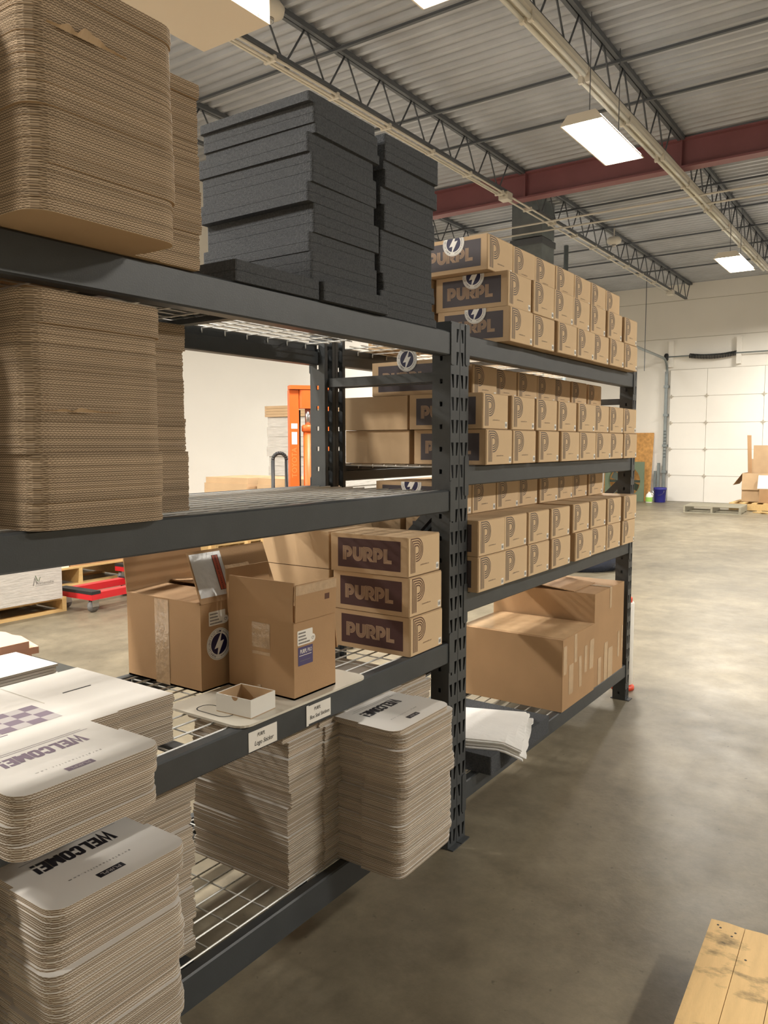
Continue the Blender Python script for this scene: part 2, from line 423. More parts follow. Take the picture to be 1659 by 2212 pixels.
for k, (sx, sy) in enumerate(((2.7, 3.35), (11.66, 3.45))):
    s = thing('ceiling_sensor', 'white bell-shaped ceiling sensor %s' % ('beside the cream unit heater' if k == 0 else 'under the joist beyond the red girder'), 'sensor', (sx, sy, 4.95))
    MB().lathe([(0.055, 0.0), (0.12, 0.03), (0.13, 0.08), (0.10, 0.12), (0.03, 0.14)], 24).build('housing', 'pipe_white', s, True)
    MB().lathe([(0.012, -0.045), (0.035, -0.03), (0.04, 0.0)], 16).build('lens', 'chrome', s, True)
    MB().tube((0, 0, 0.13), (0, 0, ZC-4.95), 0.012, 8).build('stem', 'pipe_white', s)
uh = thing('unit_heater', 'cream sheet-metal unit heater hanging from the roof above the stacks', 'heater', (1.0, 2.50, 4.05))
MB().box(-0.45, 0.46, -0.30, 0.30, 0.0, 0.62).build('casing', 'cream_metal', uh)
for sx in (-0.35, 0.38):
    for sy in (-0.24, 0.24): MB().tube((sx, sy, 0.62), (sx, sy, ZC-4.05), 0.006, 6).build('hanger_rod', 'joist', uh)
for sx in (-0.2, 0.1, 0.36): MB().box(sx-0.006, sx+0.006, -0.306, -0.30, 0.008, 0.02).build('screw', 'bolt', uh)
for k in range(5): MB().box(-0.46, -0.45, -0.26, 0.26, 0.08+k*0.1, 0.13+k*0.1).build('louver', 'cream_metal', uh)

# lamps
def high_bay(x, y, label, z=4.28):
    h = thing('high_bay_light', label, 'light', (x, y, z), group='high bay lights')
    L2, W2 = 0.60, 0.20
    bm = MB()
    P = [(-W2, 0), (-W2+0.07, 0.085), (W2-0.07, 0.085), (W2, 0)]
    P2 = [(W2-0.012, 0), (W2-0.075, 0.073), (-W2+0.075, 0.073), (-W2+0.012, 0)]
    bm.profx(P+P2, -L2, L2)
    bm.build('housing', 'fixture', h)
    for sx in (-1, 1):
        MB().profx([(-W2, 0), (-W2+0.07, 0.085), (W2-0.07, 0.085), (W2, 0)], sx*L2-0.004, sx*L2+0.004).build('end_cap', 'fixture', h)
    for k in range(6):
        yy = -0.16+k*0.064
        MB().tube((-L2+0.02, yy, 0.028), (L2-0.02, yy, 0.028), 0.016, 10).build('lamp_tube', 'lamp_glow', h, True)
    for sx in (-0.4, 0.4): MB().tube((sx, 0, 0.085), (sx, 0, ZC-z), 0.004, 6).build('hanger', 'joist', h)
    ld = bpy.data.lights.new('lamp', 'AREA'); ld.shape = 'RECTANGLE'; ld.size = 1.16; ld.size_y = 0.36
    ld.energy = LAMP_W; ld.color = LAMP_COL; ld.spread = PI*0.98
    lo = bpy.data.objects.new('lamp', ld); C.objects.link(lo); lo.parent = h; lo.location = (0, 0, -0.006)
    return h
high_bay(1.64, 1.36, 'lit fluorescent high bay light cut by the top edge of the picture')
high_bay(5.18, 1.36, 'large lit fluorescent high bay light before the red girder')
high_bay(11.35, 1.37, 'distant lit fluorescent high bay light near the overhead door wall')
for k, (lx, ly) in enumerate(((-4.0, 1.36), (1.64, -5.2), (5.18, -5.2), (11.35, -5.2), (-4.0, 5.2), (-1.2, 5.2), (10.9, 4.6), (15.3, 0.1))):  # unseen fixtures added to brighten the aisle, left wall and far door
    high_bay(lx, ly, 'lit high bay light added out of view, %s of the added ones' % ORD[k])

for k in range(6):                     # continuous row of unlit strip lights under the joist
    x = -0.06+k*2.44
    s = thing('strip_light', 'unlit white strip light under the joist, %s of the continuous row' % ORD[k], 'light', (x, 1.44, 4.78), group='unlit strip lights')
    MB().profx([(-0.05, 0.03), (-0.05, 0.075), (0.05, 0.075), (0.05, 0.03), (0.03, 0.0), (-0.03, 0.0)], 0, 2.43).build('channel', 'pipe_white', s)
    for e in (0.02, 1.20):
        for yy in (-0.035, 0.035):
            MB().tube((e+0.03, yy, -0.022), (e+1.17, yy, -0.022), 0.019, 10).build('lamp_tube', 'tube_off', s, True)
            MB().box(e-0.01, e+0.03, yy-0.022, yy+0.022, -0.05, 0.03).build('lamp_holder', 'pipe_white', s)

# ------------------------------------------------------------------ storage racks
PW, PD, PH = 0.060, 0.07, 1.835
def post_mesh():
    b = MB(); M_ = 0.0762; t = 0.0022
    xs0, xs1, xs2, xs3 = 0.005, 0.0215, 0.0385, 0.055
    nmod = 24
    for k in range(nmod):
        z0 = k*M_; z1 = z0+M_; zb = z0+0.016; zt = z0+0.061
        if k == nmod-1: z1 = PH
        q = lambda *p: b.add([(x_, 0, z_) for x_, z_ in p], [tuple(range(len(p)))])
        q((0, z0), (PW, z0), (PW, zb), (0, zb)); q((0, zt), (PW, zt), (PW, z1), (0, z1))
        q((0, zb), (xs1-0.007, zb), (xs0, zt), (0, zt))
        q((xs1, zb), (xs2, zb), (xs2, zt), (xs1, zt))
        q((xs2+0.007, zb), (PW, zb), (PW, zt), (xs3, zt))
        for side in (0, PW):
            w_ = [(side, y_, z_) for y_, z_ in ((0, z0), (PD, z0), (PD, z1), (0, z1))]
            h0, h1, v0, v1 = 0.030, 0.041, z0+0.030, z0+0.046
            s4 = lambda ya, yb, za, zb_: b.add([(side, ya, za), (side, yb, za), (side, yb, zb_), (side, ya, zb_)], [(0, 1, 2, 3)])
            s4(0, PD, z0, v0); s4(0, PD, v1, z1); s4(0, h0, v0, v1); s4(h1, PD, v0, v1)
    for side, s_ in ((0, 1), (PW, -1)):
        b.add([(side, PD, 0), (side+s_*0.016, PD, 0), (side+s_*0.016, PD, PH), (side, PD, PH)], [(0, 1, 2, 3)])
    return b.mesh('post', ['steel_dark'])
post_me = post_mesh()
def add_post(rack, x, y, flip):
    p = link('post', post_me, rack, (x, y, 0.0))
    if flip: p.rotation_euler = (0, 0, PI); p.location = (x+PW, y, 0)
    md = p.modifiers.new('thickness', 'SOLIDIFY'); md.thickness = 0.0022; md.offset = 0
    MB().box(0.0005, PW-0.0005, -0.022, PD+0.012, 0.0, 0.004).build('foot_plate', 'steel_dark', p)
    return p
RD = 0.61
def beam_profile(z0, z1):
    return [(0.0, z0+0.004), (0.004, z0), (0.042, z0), (0.045, z0+0.004), (0.045, z1-0.03), (0.032, z1-0.028), (0.030, z1), (0.004, z1), (0.0, z1-0.004)]
def beam(rack, x0, x1, z0, z1, back):
    P = beam_profile(z0, z1)
    if back: P = [(RD-a, b) for a, b in P]
    b = MB().profx(P, x0, x1).build('beam', 'steel_dark', rack)
    yf, yb = (-0.004, -0.0005) if not back else (RD+0.0005, RD+0.004)
    for xa, xb, xs in ((x0-0.026, x0+0.002, 1), (x1-0.002, x1+0.026, -1)):
        MB().prism([(c, d) for c, d in rnd_rect(xa, xb, -0.07, 0.07, 0.008)], 0, 0.0035).build('end_plate', 'steel_dark', b).matrix_local = Matrix.Translation((0, yb, (z0+z1)/2)) @ Matrix.Rotation(PI/2, 4, 'X')
    return b
def wire_deck(label, x0, x1, zt, group='wire shelf decks'):
    d = thing('wire_deck', label, 'shelf deck', (0, 0, zt), group=group)
    y = 0.040
    a, bq = x0, x1
    ys_ = []
    while y < RD-0.035: ys_.append(y); y += 0.053
    for y in ys_: MB().tube((a, y, -0.0025), (bq, y, -0.0025), 0.0026, 5).build('long_wire', 'wire', d)
    x = a+0.03
    while x < bq-0.01:
        MB().path([(x, 0.0345, -0.022), (x, 0.036, -0.0072), (x, RD-0.036, -0.0072), (x, RD-0.0345, -0.022)], 0.0024, 5).build('cross_wire', 'wire', d); x += 0.1
    for t in (0.405, 0.622):
        xs_ = a+(bq-a)*t
        MB().box(xs_-0.016, xs_+0.016, 0.046, RD-0.046, -0.026, -0.0100).build('support_bar', 'steel_dark', d)
    return d
def rack(label, x0, x1, levels, dnames):
    rk = thing('storage_rack', label, 'rack', (0, 0, 0))
    for x in (x0, x1-PW):
        add_post(rk, x, 0, False); add_post(rk, x, RD, True)
        for z in (0.30, 0.98, 1.66):
            MB().box(x+0.018, x+PW-0.018, 0.055, RD-0.055, z-0.02, z+0.012).build('rung', 'steel_dark', rk)
        for (za, zb) in ((0.32, 0.96), (1.0, 1.64) if False else (1.18, 0.70)):
            pass
        p, q = Vector((x+PW/2, 0.06, 1.22)), Vector((x+PW/2, RD-0.06, 0.72))
        d_ = (q-p); nrm = Vector((0, d_.z, -d_.y)).normalized()
        MB().slab(p-nrm*0.018-Vector((0.015, 0, 0)), d_, nrm*0.036, (0.03, 0, 0)).build('brace', 'steel_dark', rk)
        p, q = Vector((x+PW/2, 0.06, 0.66)), Vector((x+PW/2, RD-0.06, 0.32))
        d_ = (q-p); nrm = Vector((0, d_.z, -d_.y)).normalized()
        MB().slab(p-nrm*0.018-Vector((0.015, 0, 0)), d_, nrm*0.036, (0.03, 0, 0)).build('brace', 'steel_dark', rk)
    for (z0, z1), dn in zip(levels, dnames):
        beam(rk, x0+PW, x1-PW, z0, z1, False); beam(rk, x0+PW, x1-PW, z0, z1, True)
        wire_deck(dn, x0+PW+0.002, x1-PW-0.002, z1+0.0002)
    return rk
L1 = [(0.134, 0.220), (0.672, 0.744), (1.198, 1.271), (1.722, 1.80)]
L2_ = [(0.133, 0.204), (0.828, 0.901), (1.282, 1.351), (1.729, 1.802)]
NM = ['bottom', 'second', 'third', 'top']
rack('dark grey boltless storage rack nearest the camera', -2.022, -0.002, L1, ['wire shelf deck on the %s level of the near rack' % n for n in NM])
rack('dark grey boltless storage rack with the printed cartons, farther away', 0.001, 1.957, L2_, ['wire shelf deck on the %s level of the far rack' % n for n in NM])
ZS1 = [b+0.0012 for a, b in L1]; ZS2 = [b+0.0012 for a, b in L2_]

# ------------------------------------------------------------------ stacks of flat box blanks
def blank_outline(hw, fd, wing, wd, r, notch=0.008, nd=0.09):
    """front flap with rounded corners, small notches, then a wide body with side wings; y grows to the back"""
    P = []
    for (cx, a0) in ((-hw+r, PI), (hw-r, 1.5*PI)):
        for i in range(6):
            a = a0+0.5*PI*i/5; P.append((cx+r*math.cos(a), r+r*math.sin(a)))
    P += [(hw, fd-nd), (hw-notch, fd-nd), (hw-notch, fd), (hw+0.06, fd-0.003), (hw+0.06, fd+0.004), (hw+0.13, fd+0.002), (hw+wing, fd), (hw+wing, fd+wd), (hw, fd+wd)]
    P += [(-hw, fd+wd), (-hw-wing, fd+wd), (-hw-wing, fd), (-hw-0.13, fd+0.002), (-hw-0.06, fd+0.004), (-hw-0.06, fd-0.003), (-hw+notch, fd), (-hw+notch, fd-nd), (-hw, fd-nd)]
    return P
bl_w = MB().prism(blank_outline(0.149, 0.222, 0.21, 0.37, 0.035), 0, TW*0.97, 0, 1, 2).mesh('box_blank', ['white_board', 'flute_white', 'kraft'])
bl_k = MB().prism(blank_outline(0.152, 0.135, 0.165, 0.58, 0.042, 0.004, 0.02), 0, TK*0.97, 0, 1, 0).mesh('box_blank', ['kraft', 'flute_kraft'])
UN = ['', 'first', 'second', 'third', 'fourth', 'fifth', 'sixth', 'seventh', 'eighth', 'ninth', 'tenth', 'eleventh', 'twelfth', 'thirteenth', 'fourteenth', 'fifteenth', 'sixteenth', 'seventeenth', 'eighteenth', 'nineteenth', 'twentieth']
def nth(n): return UN[n] if n <= 20 else 'twenty-'+UN[n-20] if n < 30 else 'thirtieth'
def stack(me, x, y, z0, ztop, t, label, group, seed, packs=14, amp=0.004, top_label=None, lean=(0, 0)):
    rg = random.Random(seed); n = int((ztop-z0)/t); dx = dy = rz = 0.0; last = None
    nxt = 0
    for k in range(n):
        if k >= nxt:
            dx = rg.uniform(-amp, amp)*1.5; dy = rg.uniform(-amp, amp)*1.5; rz = rg.uniform(-0.008, 0.008); nxt = k+rg.randint(packs//3, packs)
        lx = lean[0]*k/n; ly = lean[1]*k/n
        o = link('brown_box_blank' if me is bl_k else 'white_box_blank', me, None, (x+dx+lx+rg.uniform(-1, 1)*amp*0.35, y+dy+ly+rg.uniform(-1, 1)*amp*0.35, z0+k*t), rz+rg.uniform(-0.002, 0.002))
        tag(o, label if n > 40 else label+', %s from bottom' % nth(k+1), 'box blank', group); last = o
    if top_label: last['label'] = top_label
    return last, z0+(n-1)*t+t*0.97
stack(bl_k, -1.480, -0.152, ZS1[3], 2.186, TK, 'brown corrugated box blank in the tall stack on the near rack top shelf', 'brown blanks on the top shelf', 1, 30, 0.0022)
stack(bl_k, -1.432, -0.035, ZS1[2], 1.703, TK, 'brown corrugated box blank in the stack on the near rack third shelf', 'brown blanks on the third shelf', 2, 30, 0.0028)
def torn_liner(z, x0, x1, yf, amp):
    best = min((o for o in C.objects if o.name.startswith('brown_box_blank') and abs(o.location.z-z) < 0.1), key=lambda o: abs(o.location.z-z))
    m = MB(); n_ = 24; lo = []; hi = []
    for i in range(n_+1):
        t = i/n_; x = x0+(x1-x0)*t-best.location.x; hgt = amp*(0.35+0.65*abs(math.sin(t*9.0))*math.sin(PI*t)+0.2*math.sin(t*31))*math.sin(PI*min(1, t*1.1))
        lo.append((x, yf-best.location.y, 0.0)); hi.append((x, yf-0.004-best.location.y, max(0.001, hgt)))
    m.add(lo+hi, [(i, i+1, n_+2+i, n_+1+i) for i in range(n_)]); o = m.build('torn_liner', 'kraft', best); return o
torn_liner(2.085, -1.605, -1.455, -0.158, 0.016)
torn_liner(1.487, -1.565, -1.40, -0.0415, 0.007)
tC, zC = stack(bl_w, -1.552, -0.145, ZS1[1], 0.858, TW, 'white-faced box blank in the short stack on near rack second shelf', 'white blanks on the second shelf', 3, 8, 0.003,
               'topmost white box blank with glare-paled printing on the near rack second shelf')
tD, zD = stack(bl_w, -1.508, -0.150, ZS1[0], 0.642, TW, 'white-faced box blank in the bottom-shelf stack nearest the camera', 'white blanks on the bottom shelf nearest the camera', 4, 16, 0.005,
               'topmost white printed box blank on the bottom-shelf stack nearest the camera')
tF, zF = stack(bl_w, -0.492, -0.186, ZS1[0], 0.648, TW, 'white-faced box blank in the bottom-shelf stack beside the rack post', 'white blanks on the bottom shelf beside the post', 5, 12, 0.006,
               'topmost white printed box blank on the bottom-shelf stack beside the rack post')
BL = {'W': (0.98, [[(0.06, 1), (0.24, 0), (0.49, 0.86), (0.74, 0), (0.92, 1)]]), 'E': (0.62, [[(0.62, 0.89), (0.12, 0.89), (0.12, 0.11), (0.62, 0.11)], [(0.12, 0.5), (0.56, 0.5)]]),
      'L': (0.58, [[(0.12, 1), (0.12, 0.11), (0.58, 0.11)]]), 'C': (0.68, [[(0.56, 0.66), (0.56, 0.82), (0.48, 0.89), (0.20, 0.89), (0.12, 0.82), (0.12, 0.18), (0.20, 0.11), (0.48, 0.11), (0.56, 0.18), (0.56, 0.36)]]),
      'O': (0.70, [[(0.35, 0.89), (0.20, 0.89), (0.12, 0.81), (0.12, 0.19), (0.20, 0.11), (0.50, 0.11), (0.58, 0.19), (0.58, 0.81), (0.50, 0.89), (0.35, 0.89)]]),
      'M': (0.90, [[(0.12, 0), (0.12, 0.94)], [(0.12, 0.94), (0.45, 0.12)], [(0.45, 0.12), (0.78, 0.94)], [(0.78, 0.94), (0.78, 0)]]), '!': (0.30, [[(0.15, 1), (0.15, 0.34)], [(0.15, 0.2), (0.15, 0)]])}
def block_text(m, txt, h, T, cx, cy, mi=0, sx=0.8, lean=0.10, gap=0.10):
    tot = sum(BL[c][0]+gap for c in txt)-gap; x = -tot/2
    for c in txt:
        wd, st_ = BL[c]
        for q, p in enumerate(st_): m.ribbon([(cx+(x+a+lean*(b-0.5))*h*sx, cy+(b-0.5)*h) for a, b in p], 0.23*h*0.9, lambda u, v, q=q: tuple(Vector(T(u, v))+Vector((0, 0, 0.00012*q))), mi)
        x += wd+gap
for t, ink, inv in ((tC, 'ink_mauve_glare', True), (tD, 'ink_navy', False), (tF, 'ink_navy', False)):  # paler inks on the second-shelf stack paint in glare
    zt = TW*0.97+0.0004
    T = lambda a, b: (-a, -b, zt)          # printed upside down as seen from the aisle
    m = MB(); block_text(m, 'WELCOME!', 0.040, T, 0.006, -0.152, sx=0.69)
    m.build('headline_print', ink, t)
    m = MB(); m.text('purplscientific.com', 0.0085, T, 0, 0.0, cx=0.006, cy=-0.070, spacing=1.9)
    m.build('web_address_print', 'grey_ink' if inv else 'ink_navy', t)
    m = MB(); m.flat([(-0.022, -0.048), (0.033, -0.048), (0.033, -0.031), (-0.022, -0.031)], T, 0)
    T2 = lambda a, b: (-a, -b, zt+0.0003)
    m.text('PURPL', 0.0135, T2, 1, 0.0, cx=0.0055, cy=-0.0395, sx=1.1)
    m.build('logo_print', [ink, 'ink_pale'], t)
    for (a, b, y) in ((-0.11, 0.10, -0.188), (-0.10, 0.085, -0.196)):
        MB().flat([(a, y), (b, y), (b, y+0.0014), (a, y+0.0014)], T).build('line_print', 'ink_mauve_glare' if inv else 'grey_ink', t)
zt = TW*0.97+0.0004
m = MB()
for i in range(7):
    for j in range(4):
        x = 0.126-i*0.033; y = 0.412-j*0.029
        m.flat([(x, y), (x-0.033, y), (x-0.033, y-0.029), (x, y-0.029)], lambda a, b: (a, b, zt), (i+j) % 2)
m.build('checker_print', ['ink_mauve_glare', 'ink_pale'], tC)
MB().flat([(0.148, 0.40), (0.1502, 0.40), (0.1502, 0.592), (0.148, 0.592)], lambda a, b: (a, b, zt)).build('crease', 'seam', tC)
m = MB(); m.prism(rnd_rect(0.214, 0.288, 0.430, 0.4345, 0.002), 0, 0.0006); m.build('slot', 'black_ink', tC, loc=(0, 0, TW*0.97))
m = MB(); m.box(-0.06, 0.0, 0.285, 0.288, 0, 0.0003).build('line_print', 'ink_mauve_glare', tC, loc=(0, 0, TW*0.97+0.0001))
m = MB(); m.ribbon([(-0.10, 0.235), (-0.13, 0.235), (-0.13, 0.215), (-0.10, 0.215), (-0.10, 0.235)], 0.002, lambda a, b: (a, b, zt)); m.text('P', 0.016, lambda a, b: (-0.115-a, 0.225-b, zt), 0)
m.build('stamp_print', 'ink_mauve_glare', tC)

# ------------------------------------------------------------------ printed cartons
CW, CD, CH = 0.205, 0.305, 0.1275
def P_strokes(H, Rr, xc, s, n=4):
    out = []
    for k in range(n):
        r = Rr-k*s; p = [(k*s, 0), (k*s, H-k*s), (xc, H-k*s)]
        p += [(xc+r*math.sin(PI*i/12), H-Rr+r*math.cos(PI*i/12)) for i in range(1, 13)]
        p += [(n*s-s*0.15, H-2*Rr+k*s)]
        out.append(p)
    return out
def U_strokes(H, W, s, n=4):
    Rr = W/2; out = []
    for k in range(n):
        r = Rr-k*s
        out.append([(k*s, H), (k*s, Rr)]+[(Rr-r*math.cos(PI*i/12), Rr-r*math.sin(PI*i/12)) for i in range(1, 12)]+[(W-k*s, Rr), (W-k*s, H)])
    return out
def R_strokes(H, Rr, xc, s, n=4):
    out = P_strokes(H, Rr, xc, s, n)
    for k in range(n):
        x0 = xc+Rr*0.15+k*s*1.0-s; out.append([(x0, H-2*Rr-0.0005), (x0+0.010, 0)])
    return out
def L_strokes(H, W, s, n=4):
    return [[(k*s, H), (k*s, k*s*0.8), (W, k*s*0.8)] for k in range(n)]
def carton_meshes(dark, letter, pink):
    d = {}
    b = MB(); c = 0.0025
    b.prism(rnd_rect(0, CW, 0.0018, CD, c, 2), 0.0006, CH)
    d['body'] = b.mesh('body', ['kraft'])
    b = MB(); b.slab((0.0035, 0.0, 0.002), (CW-0.006, 0, 0), (0, 0, CH-0.0055), (0, 0.0024, 0))
    d['front_panel'] = b.mesh('front_panel', ['kraft_pale'])
    b = MB(); T = lambda a, b_: (0.018+a, -0.0005, 0.011+b_)
    for s_ in P_strokes(0.110, 0.037, 0.037, 0.0078): b.ribbon(s_, 0.0036, T)
    d['logo'] = b.mesh('logo', [pink])
    b = MB(); b.text('purplscientific.com', 0.0072, lambda a, q: (0.105+a, -0.0005, 0.033+q*1.0+a*0.0), 0)
    d['web_address'] = b.mesh('web_address', [pink])
    b = MB(); b.box(CW-0.026, CW-0.008, -0.0006, 0, 0.006, 0.028)
    for k in range(4): b.box(CW-0.0235+k*0.0036, CW-0.0215+k*0.0036, -0.0009, -0.0006, 0.011, 0.022, 1)
    d['label'] = b.mesh('label', ['label_white', 'grey_ink'])
    b = MB(); b.add([(-0.0004, 0.028, 0.016), (-0.0004, CD-0.030, 0.016), (-0.0004, CD-0.030, CH-0.014), (-0.0004, 0.028, CH-0.014)], [(3, 2, 1, 0)])
    d['wordmark_panel'] = b.mesh('wordmark_panel', [dark])
    b = MB(); ws = 0.0044; H = 0.046; ox = 0.0; w_ = 0.036; g = 0.0045
    seq = [P_strokes(H, 0.0175, 0.018, 0.0038), U_strokes(H, 0.037, 0.0038), R_strokes(H, 0.0165, 0.019, 0.0038), P_strokes(H, 0.0175, 0.018, 0.0038), L_strokes(H, 0.030, 0.0038)]
    for L_ in seq:
        Tt = lambda a, q, o_=ox: (-0.0008, CD-0.052-(o_+a), 0.040+q)
        for s_ in L_: b.ribbon(s_, 0.0023, Tt)
        ox += w_+g
    d['wordmark'] = b.mesh('wordmark', [letter])
    return d
CMg = carton_meshes('ink_dark', 'kraft_letter', 'ink_grey')
CMm = carton_meshes('ink_maroon', 'kraft_letter', 'ink_brown')

def sticker_mesh(clip=None):
    """round seal, white with a navy disc and a white lightning bolt; clip = height above centre where it folds over the box edge"""
    def circ(r, n=40): return [(r*math.cos(2*PI*i/n), r*math.sin(2*PI*i/n)) for i in range(n)]
    def clp(P):
        if clip is None: return P
        out = []
        for i in range(len(P)):
            a, b = P[i], P[(i+1) % len(P)]
            if a[1] <= clip: out.append(a)
            if (a[1] <= clip) != (b[1] <= clip):
                t = (clip-a[1])/(b[1]-a[1]); out.append((a[0]+t*(b[0]-a[0]), clip))
        return out
    b = MB(); T = lambda e: (lambda x, y: (x, -e, y))
    def put(P, e, mi):
        P = clp(P)
        if len(P) > 2: b.flat(P, T(e), mi)
    Rr = 0.0455
    put(circ(Rr), 0.0004, 0); put(circ(Rr*0.66), 0.0007, 1)
    bolt = [(0.013, 0.040), (0.0035, 0.008), (0.017, 0.008), (-0.006, -0.040), (-0.0035, -0.009), (-0.017, -0.009)]
    # drawn as two convex-ish halves
    put([(0.013, 0.041), (0.0045, 0.007), (-0.004, -0.010), (-0.018, -0.012)], 0.0010, 0)
    put([(0.0045, 0.007), (0.018, 0.009), (-0.009, -0.041), (-0.004, -0.010)], 0.0010, 0)
    n = 40
    for i in range(n):
        a0, a1 = 2*PI*i/n, 2*PI*(i+1)/n; ro, ri = Rr*0.945, Rr*0.925
        put([(ro*math.cos(a0), ro*math.sin(a0)), (ro*math.cos(a1), ro*math.sin(a1)), (ri*math.cos(a1), ri*math.sin(a1)), (ri*math.cos(a0), ri*math.sin(a0))], 0.0008, 2)
    def ring(txt, ang0, ang1):
        for i, ch in enumerate(txt):
            a = ang0+(ang1-ang0)*i/max(1, len(txt)-1)
            px, py = Rr*0.79*math.cos(a), Rr*0.79*math.sin(a)
            if clip is not None and py > clip-0.004: continue
            ca, sa = math.cos(a-PI/2), math.sin(a-PI/2)
            b.text(ch, 0.0088, lambda x, y: (px+x*ca-y*sa, -0.0009, py+x*sa+y*ca), 1, 0.01)
    ring('PURPLSCIENTIFIC.COM', math.radians(245), math.radians(82))
    for i in range(26):
        a = math.radians(64-i*5.8); r0, r1 = Rr*0.74, Rr*0.84
        put([(r0*math.cos(a), r0*math.sin(a)), (r1*math.cos(a), r1*math.sin(a)), (r1*math.cos(a+0.05), r1*math.sin(a+0.05)), (r0*math.cos(a+0.05), r0*math.sin(a+0.05))], 0.0009, 2)
    return b.mesh('seal_sticker', ['label_white', 'navy', 'grey_ink'])
st_full = sticker_mesh(); st_cut = sticker_mesh(0.008); st_half = sticker_mesh(0.018)

def carton(x, y, z, label, group, ms=CMg, wm=False, rz=0.0, plain=False, sticker=None, stz=None):
    o = thing('carton', label, 'box', (x, y, z), rz, group)
    link('body', ms['body'], o)
    if not plain:
        fp = link('front_panel', ms['front_panel'], o)
        link('logo', ms['logo'], fp); link('web_address', ms['web_address'], fp); link('label', ms['label'], fp)
    if wm:
        p = link('wordmark_panel', ms['wordmark_panel'], o); link('wordmark', ms['wordmark'], p)
    if sticker:
        s = link('seal_sticker', sticker, o, (-0.0012, CD/2-0.01, stz if stz is not None else CH-0.008)); s.rotation_euler = (0, 0, -PI/2)
        ftag(s, 'round white seal with navy disc and lightning bolt')
    return o
def row(xs, y, z, rowname, shelf, stick=None, stz=None):
    for i, x in enumerate(xs):
        carton(x, y+R.uniform(-0.006, 0.006), z, 'kraft carton with striped P, %s from left in %s row, %s' % (ORD[i], rowname, shelf),
               'printed cartons on the far rack', CMg, wm=(i == 0), rz=R.uniform(-0.012, 0.012), sticker=stick if i == 0 else None, stz=stz)
hh = CH+0.001
zA, zB, zT = ZS2[2], ZS2[1], ZS2[3]
row([.128, .352, .590, .812, 1.021, 1.230, 1.438, 1.648], -0.036, zA, 'bottom', 'third shelf of far rack', st_cut)
row([.110, .343, .577, .798, 1.007, 1.216, 1.425, 1.655], -0.034, zA+hh, 'middle', 'third shelf of far rack', st_cut)
row([.120, .360, .567, .774, .981, 1.188, 1.395, 1.630], 0.150, zA+2*hh, 'back', 'third shelf of far rack', st_full, CH+0.006)
row([.067, .274, .482, .706, .970, 1.190, 1.409, 1.645], -0.046, zB, 'bottom', 'second shelf of far rack', st_cut)
row([.067, .275, .483, .698, .960, 1.186, 1.405, 1.643], -0.044, zB+hh, 'middle', 'second shelf of far rack', st_cut)
row([.090, .300, .510, .720, .940, 1.150, 1.358, 1.568], 0.115, zB+2*hh, 'back', 'second shelf of far rack', st_cut)
row([.290, .512, .736, .955, 1.164, 1.372, 1.604], -0.044, zT, 'bottom', 'top shelf of far rack', st_cut)
row([.292, .506, .714, .928, 1.140, 1.358, 1.594], -0.040, zT+hh, 'middle', 'top shelf of far rack', st_cut)
row([.240, .452, .660, .868, 1.084, 1.297, 1.521], 0.028, zT+2*hh, 'upper', 'top shelf of far rack', st_half, CH-0.018)
for i, (x, z, nm) in enumerate(((.125, zA, 'bottom row of the third shelf'), (.112, zA+hh, 'middle row of the third shelf'), (.066, zB, 'bottom row of the second shelf'), (.065, zB+hh, 'middle row of the second shelf'),
                                (.28, zT, 'bottom row of the top shelf'), (.27, zT+hh, 'middle row of the top shelf'))):
    carton(x, 0.283, z, 'plain kraft carton behind the first one, %s of far rack' % nm, 'plain back cartons', plain=True)
for k in range(3):
    carton(-0.296-0.004*k, 0.006+0.002*k, ZS1[1]+k*0.1295, 'kraft carton with maroon panel, %s of the three stacked on near rack' % ('lowest', 'middle one', 'topmost')[k], 'maroon printed cartons', CMm, wm=True, rz=(0.015, 0.01, 0.03)[k])
for k in range(3):
    carton(-0.305, 0.328, ZS1[1]+k*0.1295, 'plain kraft carton behind the maroon ones, %s of three' % ('lowest', 'middle one', 'topmost')[k], 'plain back cartons on near rack', CMm, plain=True, rz=0.01)

# ------------------------------------------------------------------ foam on the near rack top shelf
def foam_mesh(w_, d_, t): return MB().prism(rnd_rect(0, w_, 0, d_, 0.006, 2), 0.0002, t-0.0005).mesh('foam_sheet', ['foam'])
fm = foam_mesh(0.290, 0.40, 0.0245)
fm_deep = foam_mesh(0.302, 0.575, 0.0245)
def foam_stack(x, y, z0, n, label, group, seed, amp=0.012, me=None):
    rg = random.Random(seed); dx = dy = 0; nx = 0
    for k in range(n):
        if k >= nx: dx = rg.uniform(-amp, amp); dy = rg.uniform(-0.008, 0.008); nx = k+rg.randint(1, 3); rz = rg.uniform(-0.02, 0.02)
        tag(link('foam_sheet', me or fm, None, (x+dx, y+dy, z0+k*0.0245), rz), label+', %s from bottom' % nth(k+1), 'foam sheet', group)
foam_stack(-1.052, -0.006, ZS1[3], 2, 'charcoal foam sheet in the low pile on the top shelf', 'low foam pile', 11, 0.002, fm_deep)
foam_stack(-0.772, 0.0, ZS1[3]+0.049, 19, 'charcoal foam sheet in the tall stack behind the box blanks', 'left foam stack', 12, 0.014)
foam_stack(-0.744, -0.005, ZS1[3], 2, 'charcoal foam sheet under the tall left foam stack', 'foam base sheets', 15, 0.0015)
for k in range(5):
    tag(link('foam_sheet', fm, None, (-0.446+(0.012, 0.000, -0.016, 0.0, -0.004)[k], 0.004, ZS1[3]+0.0245*k), 0), 'charcoal foam sheet in the stepped pile under the right stack, %s from bottom' % nth(k+1), 'foam sheet', 'stepped foam pile')
foam_stack(-0.452, 0.003, ZS1[3]+0.0245*5, 16, 'charcoal foam sheet in the tall stack beside the far cartons', 'right foam stack', 14, 0.012)

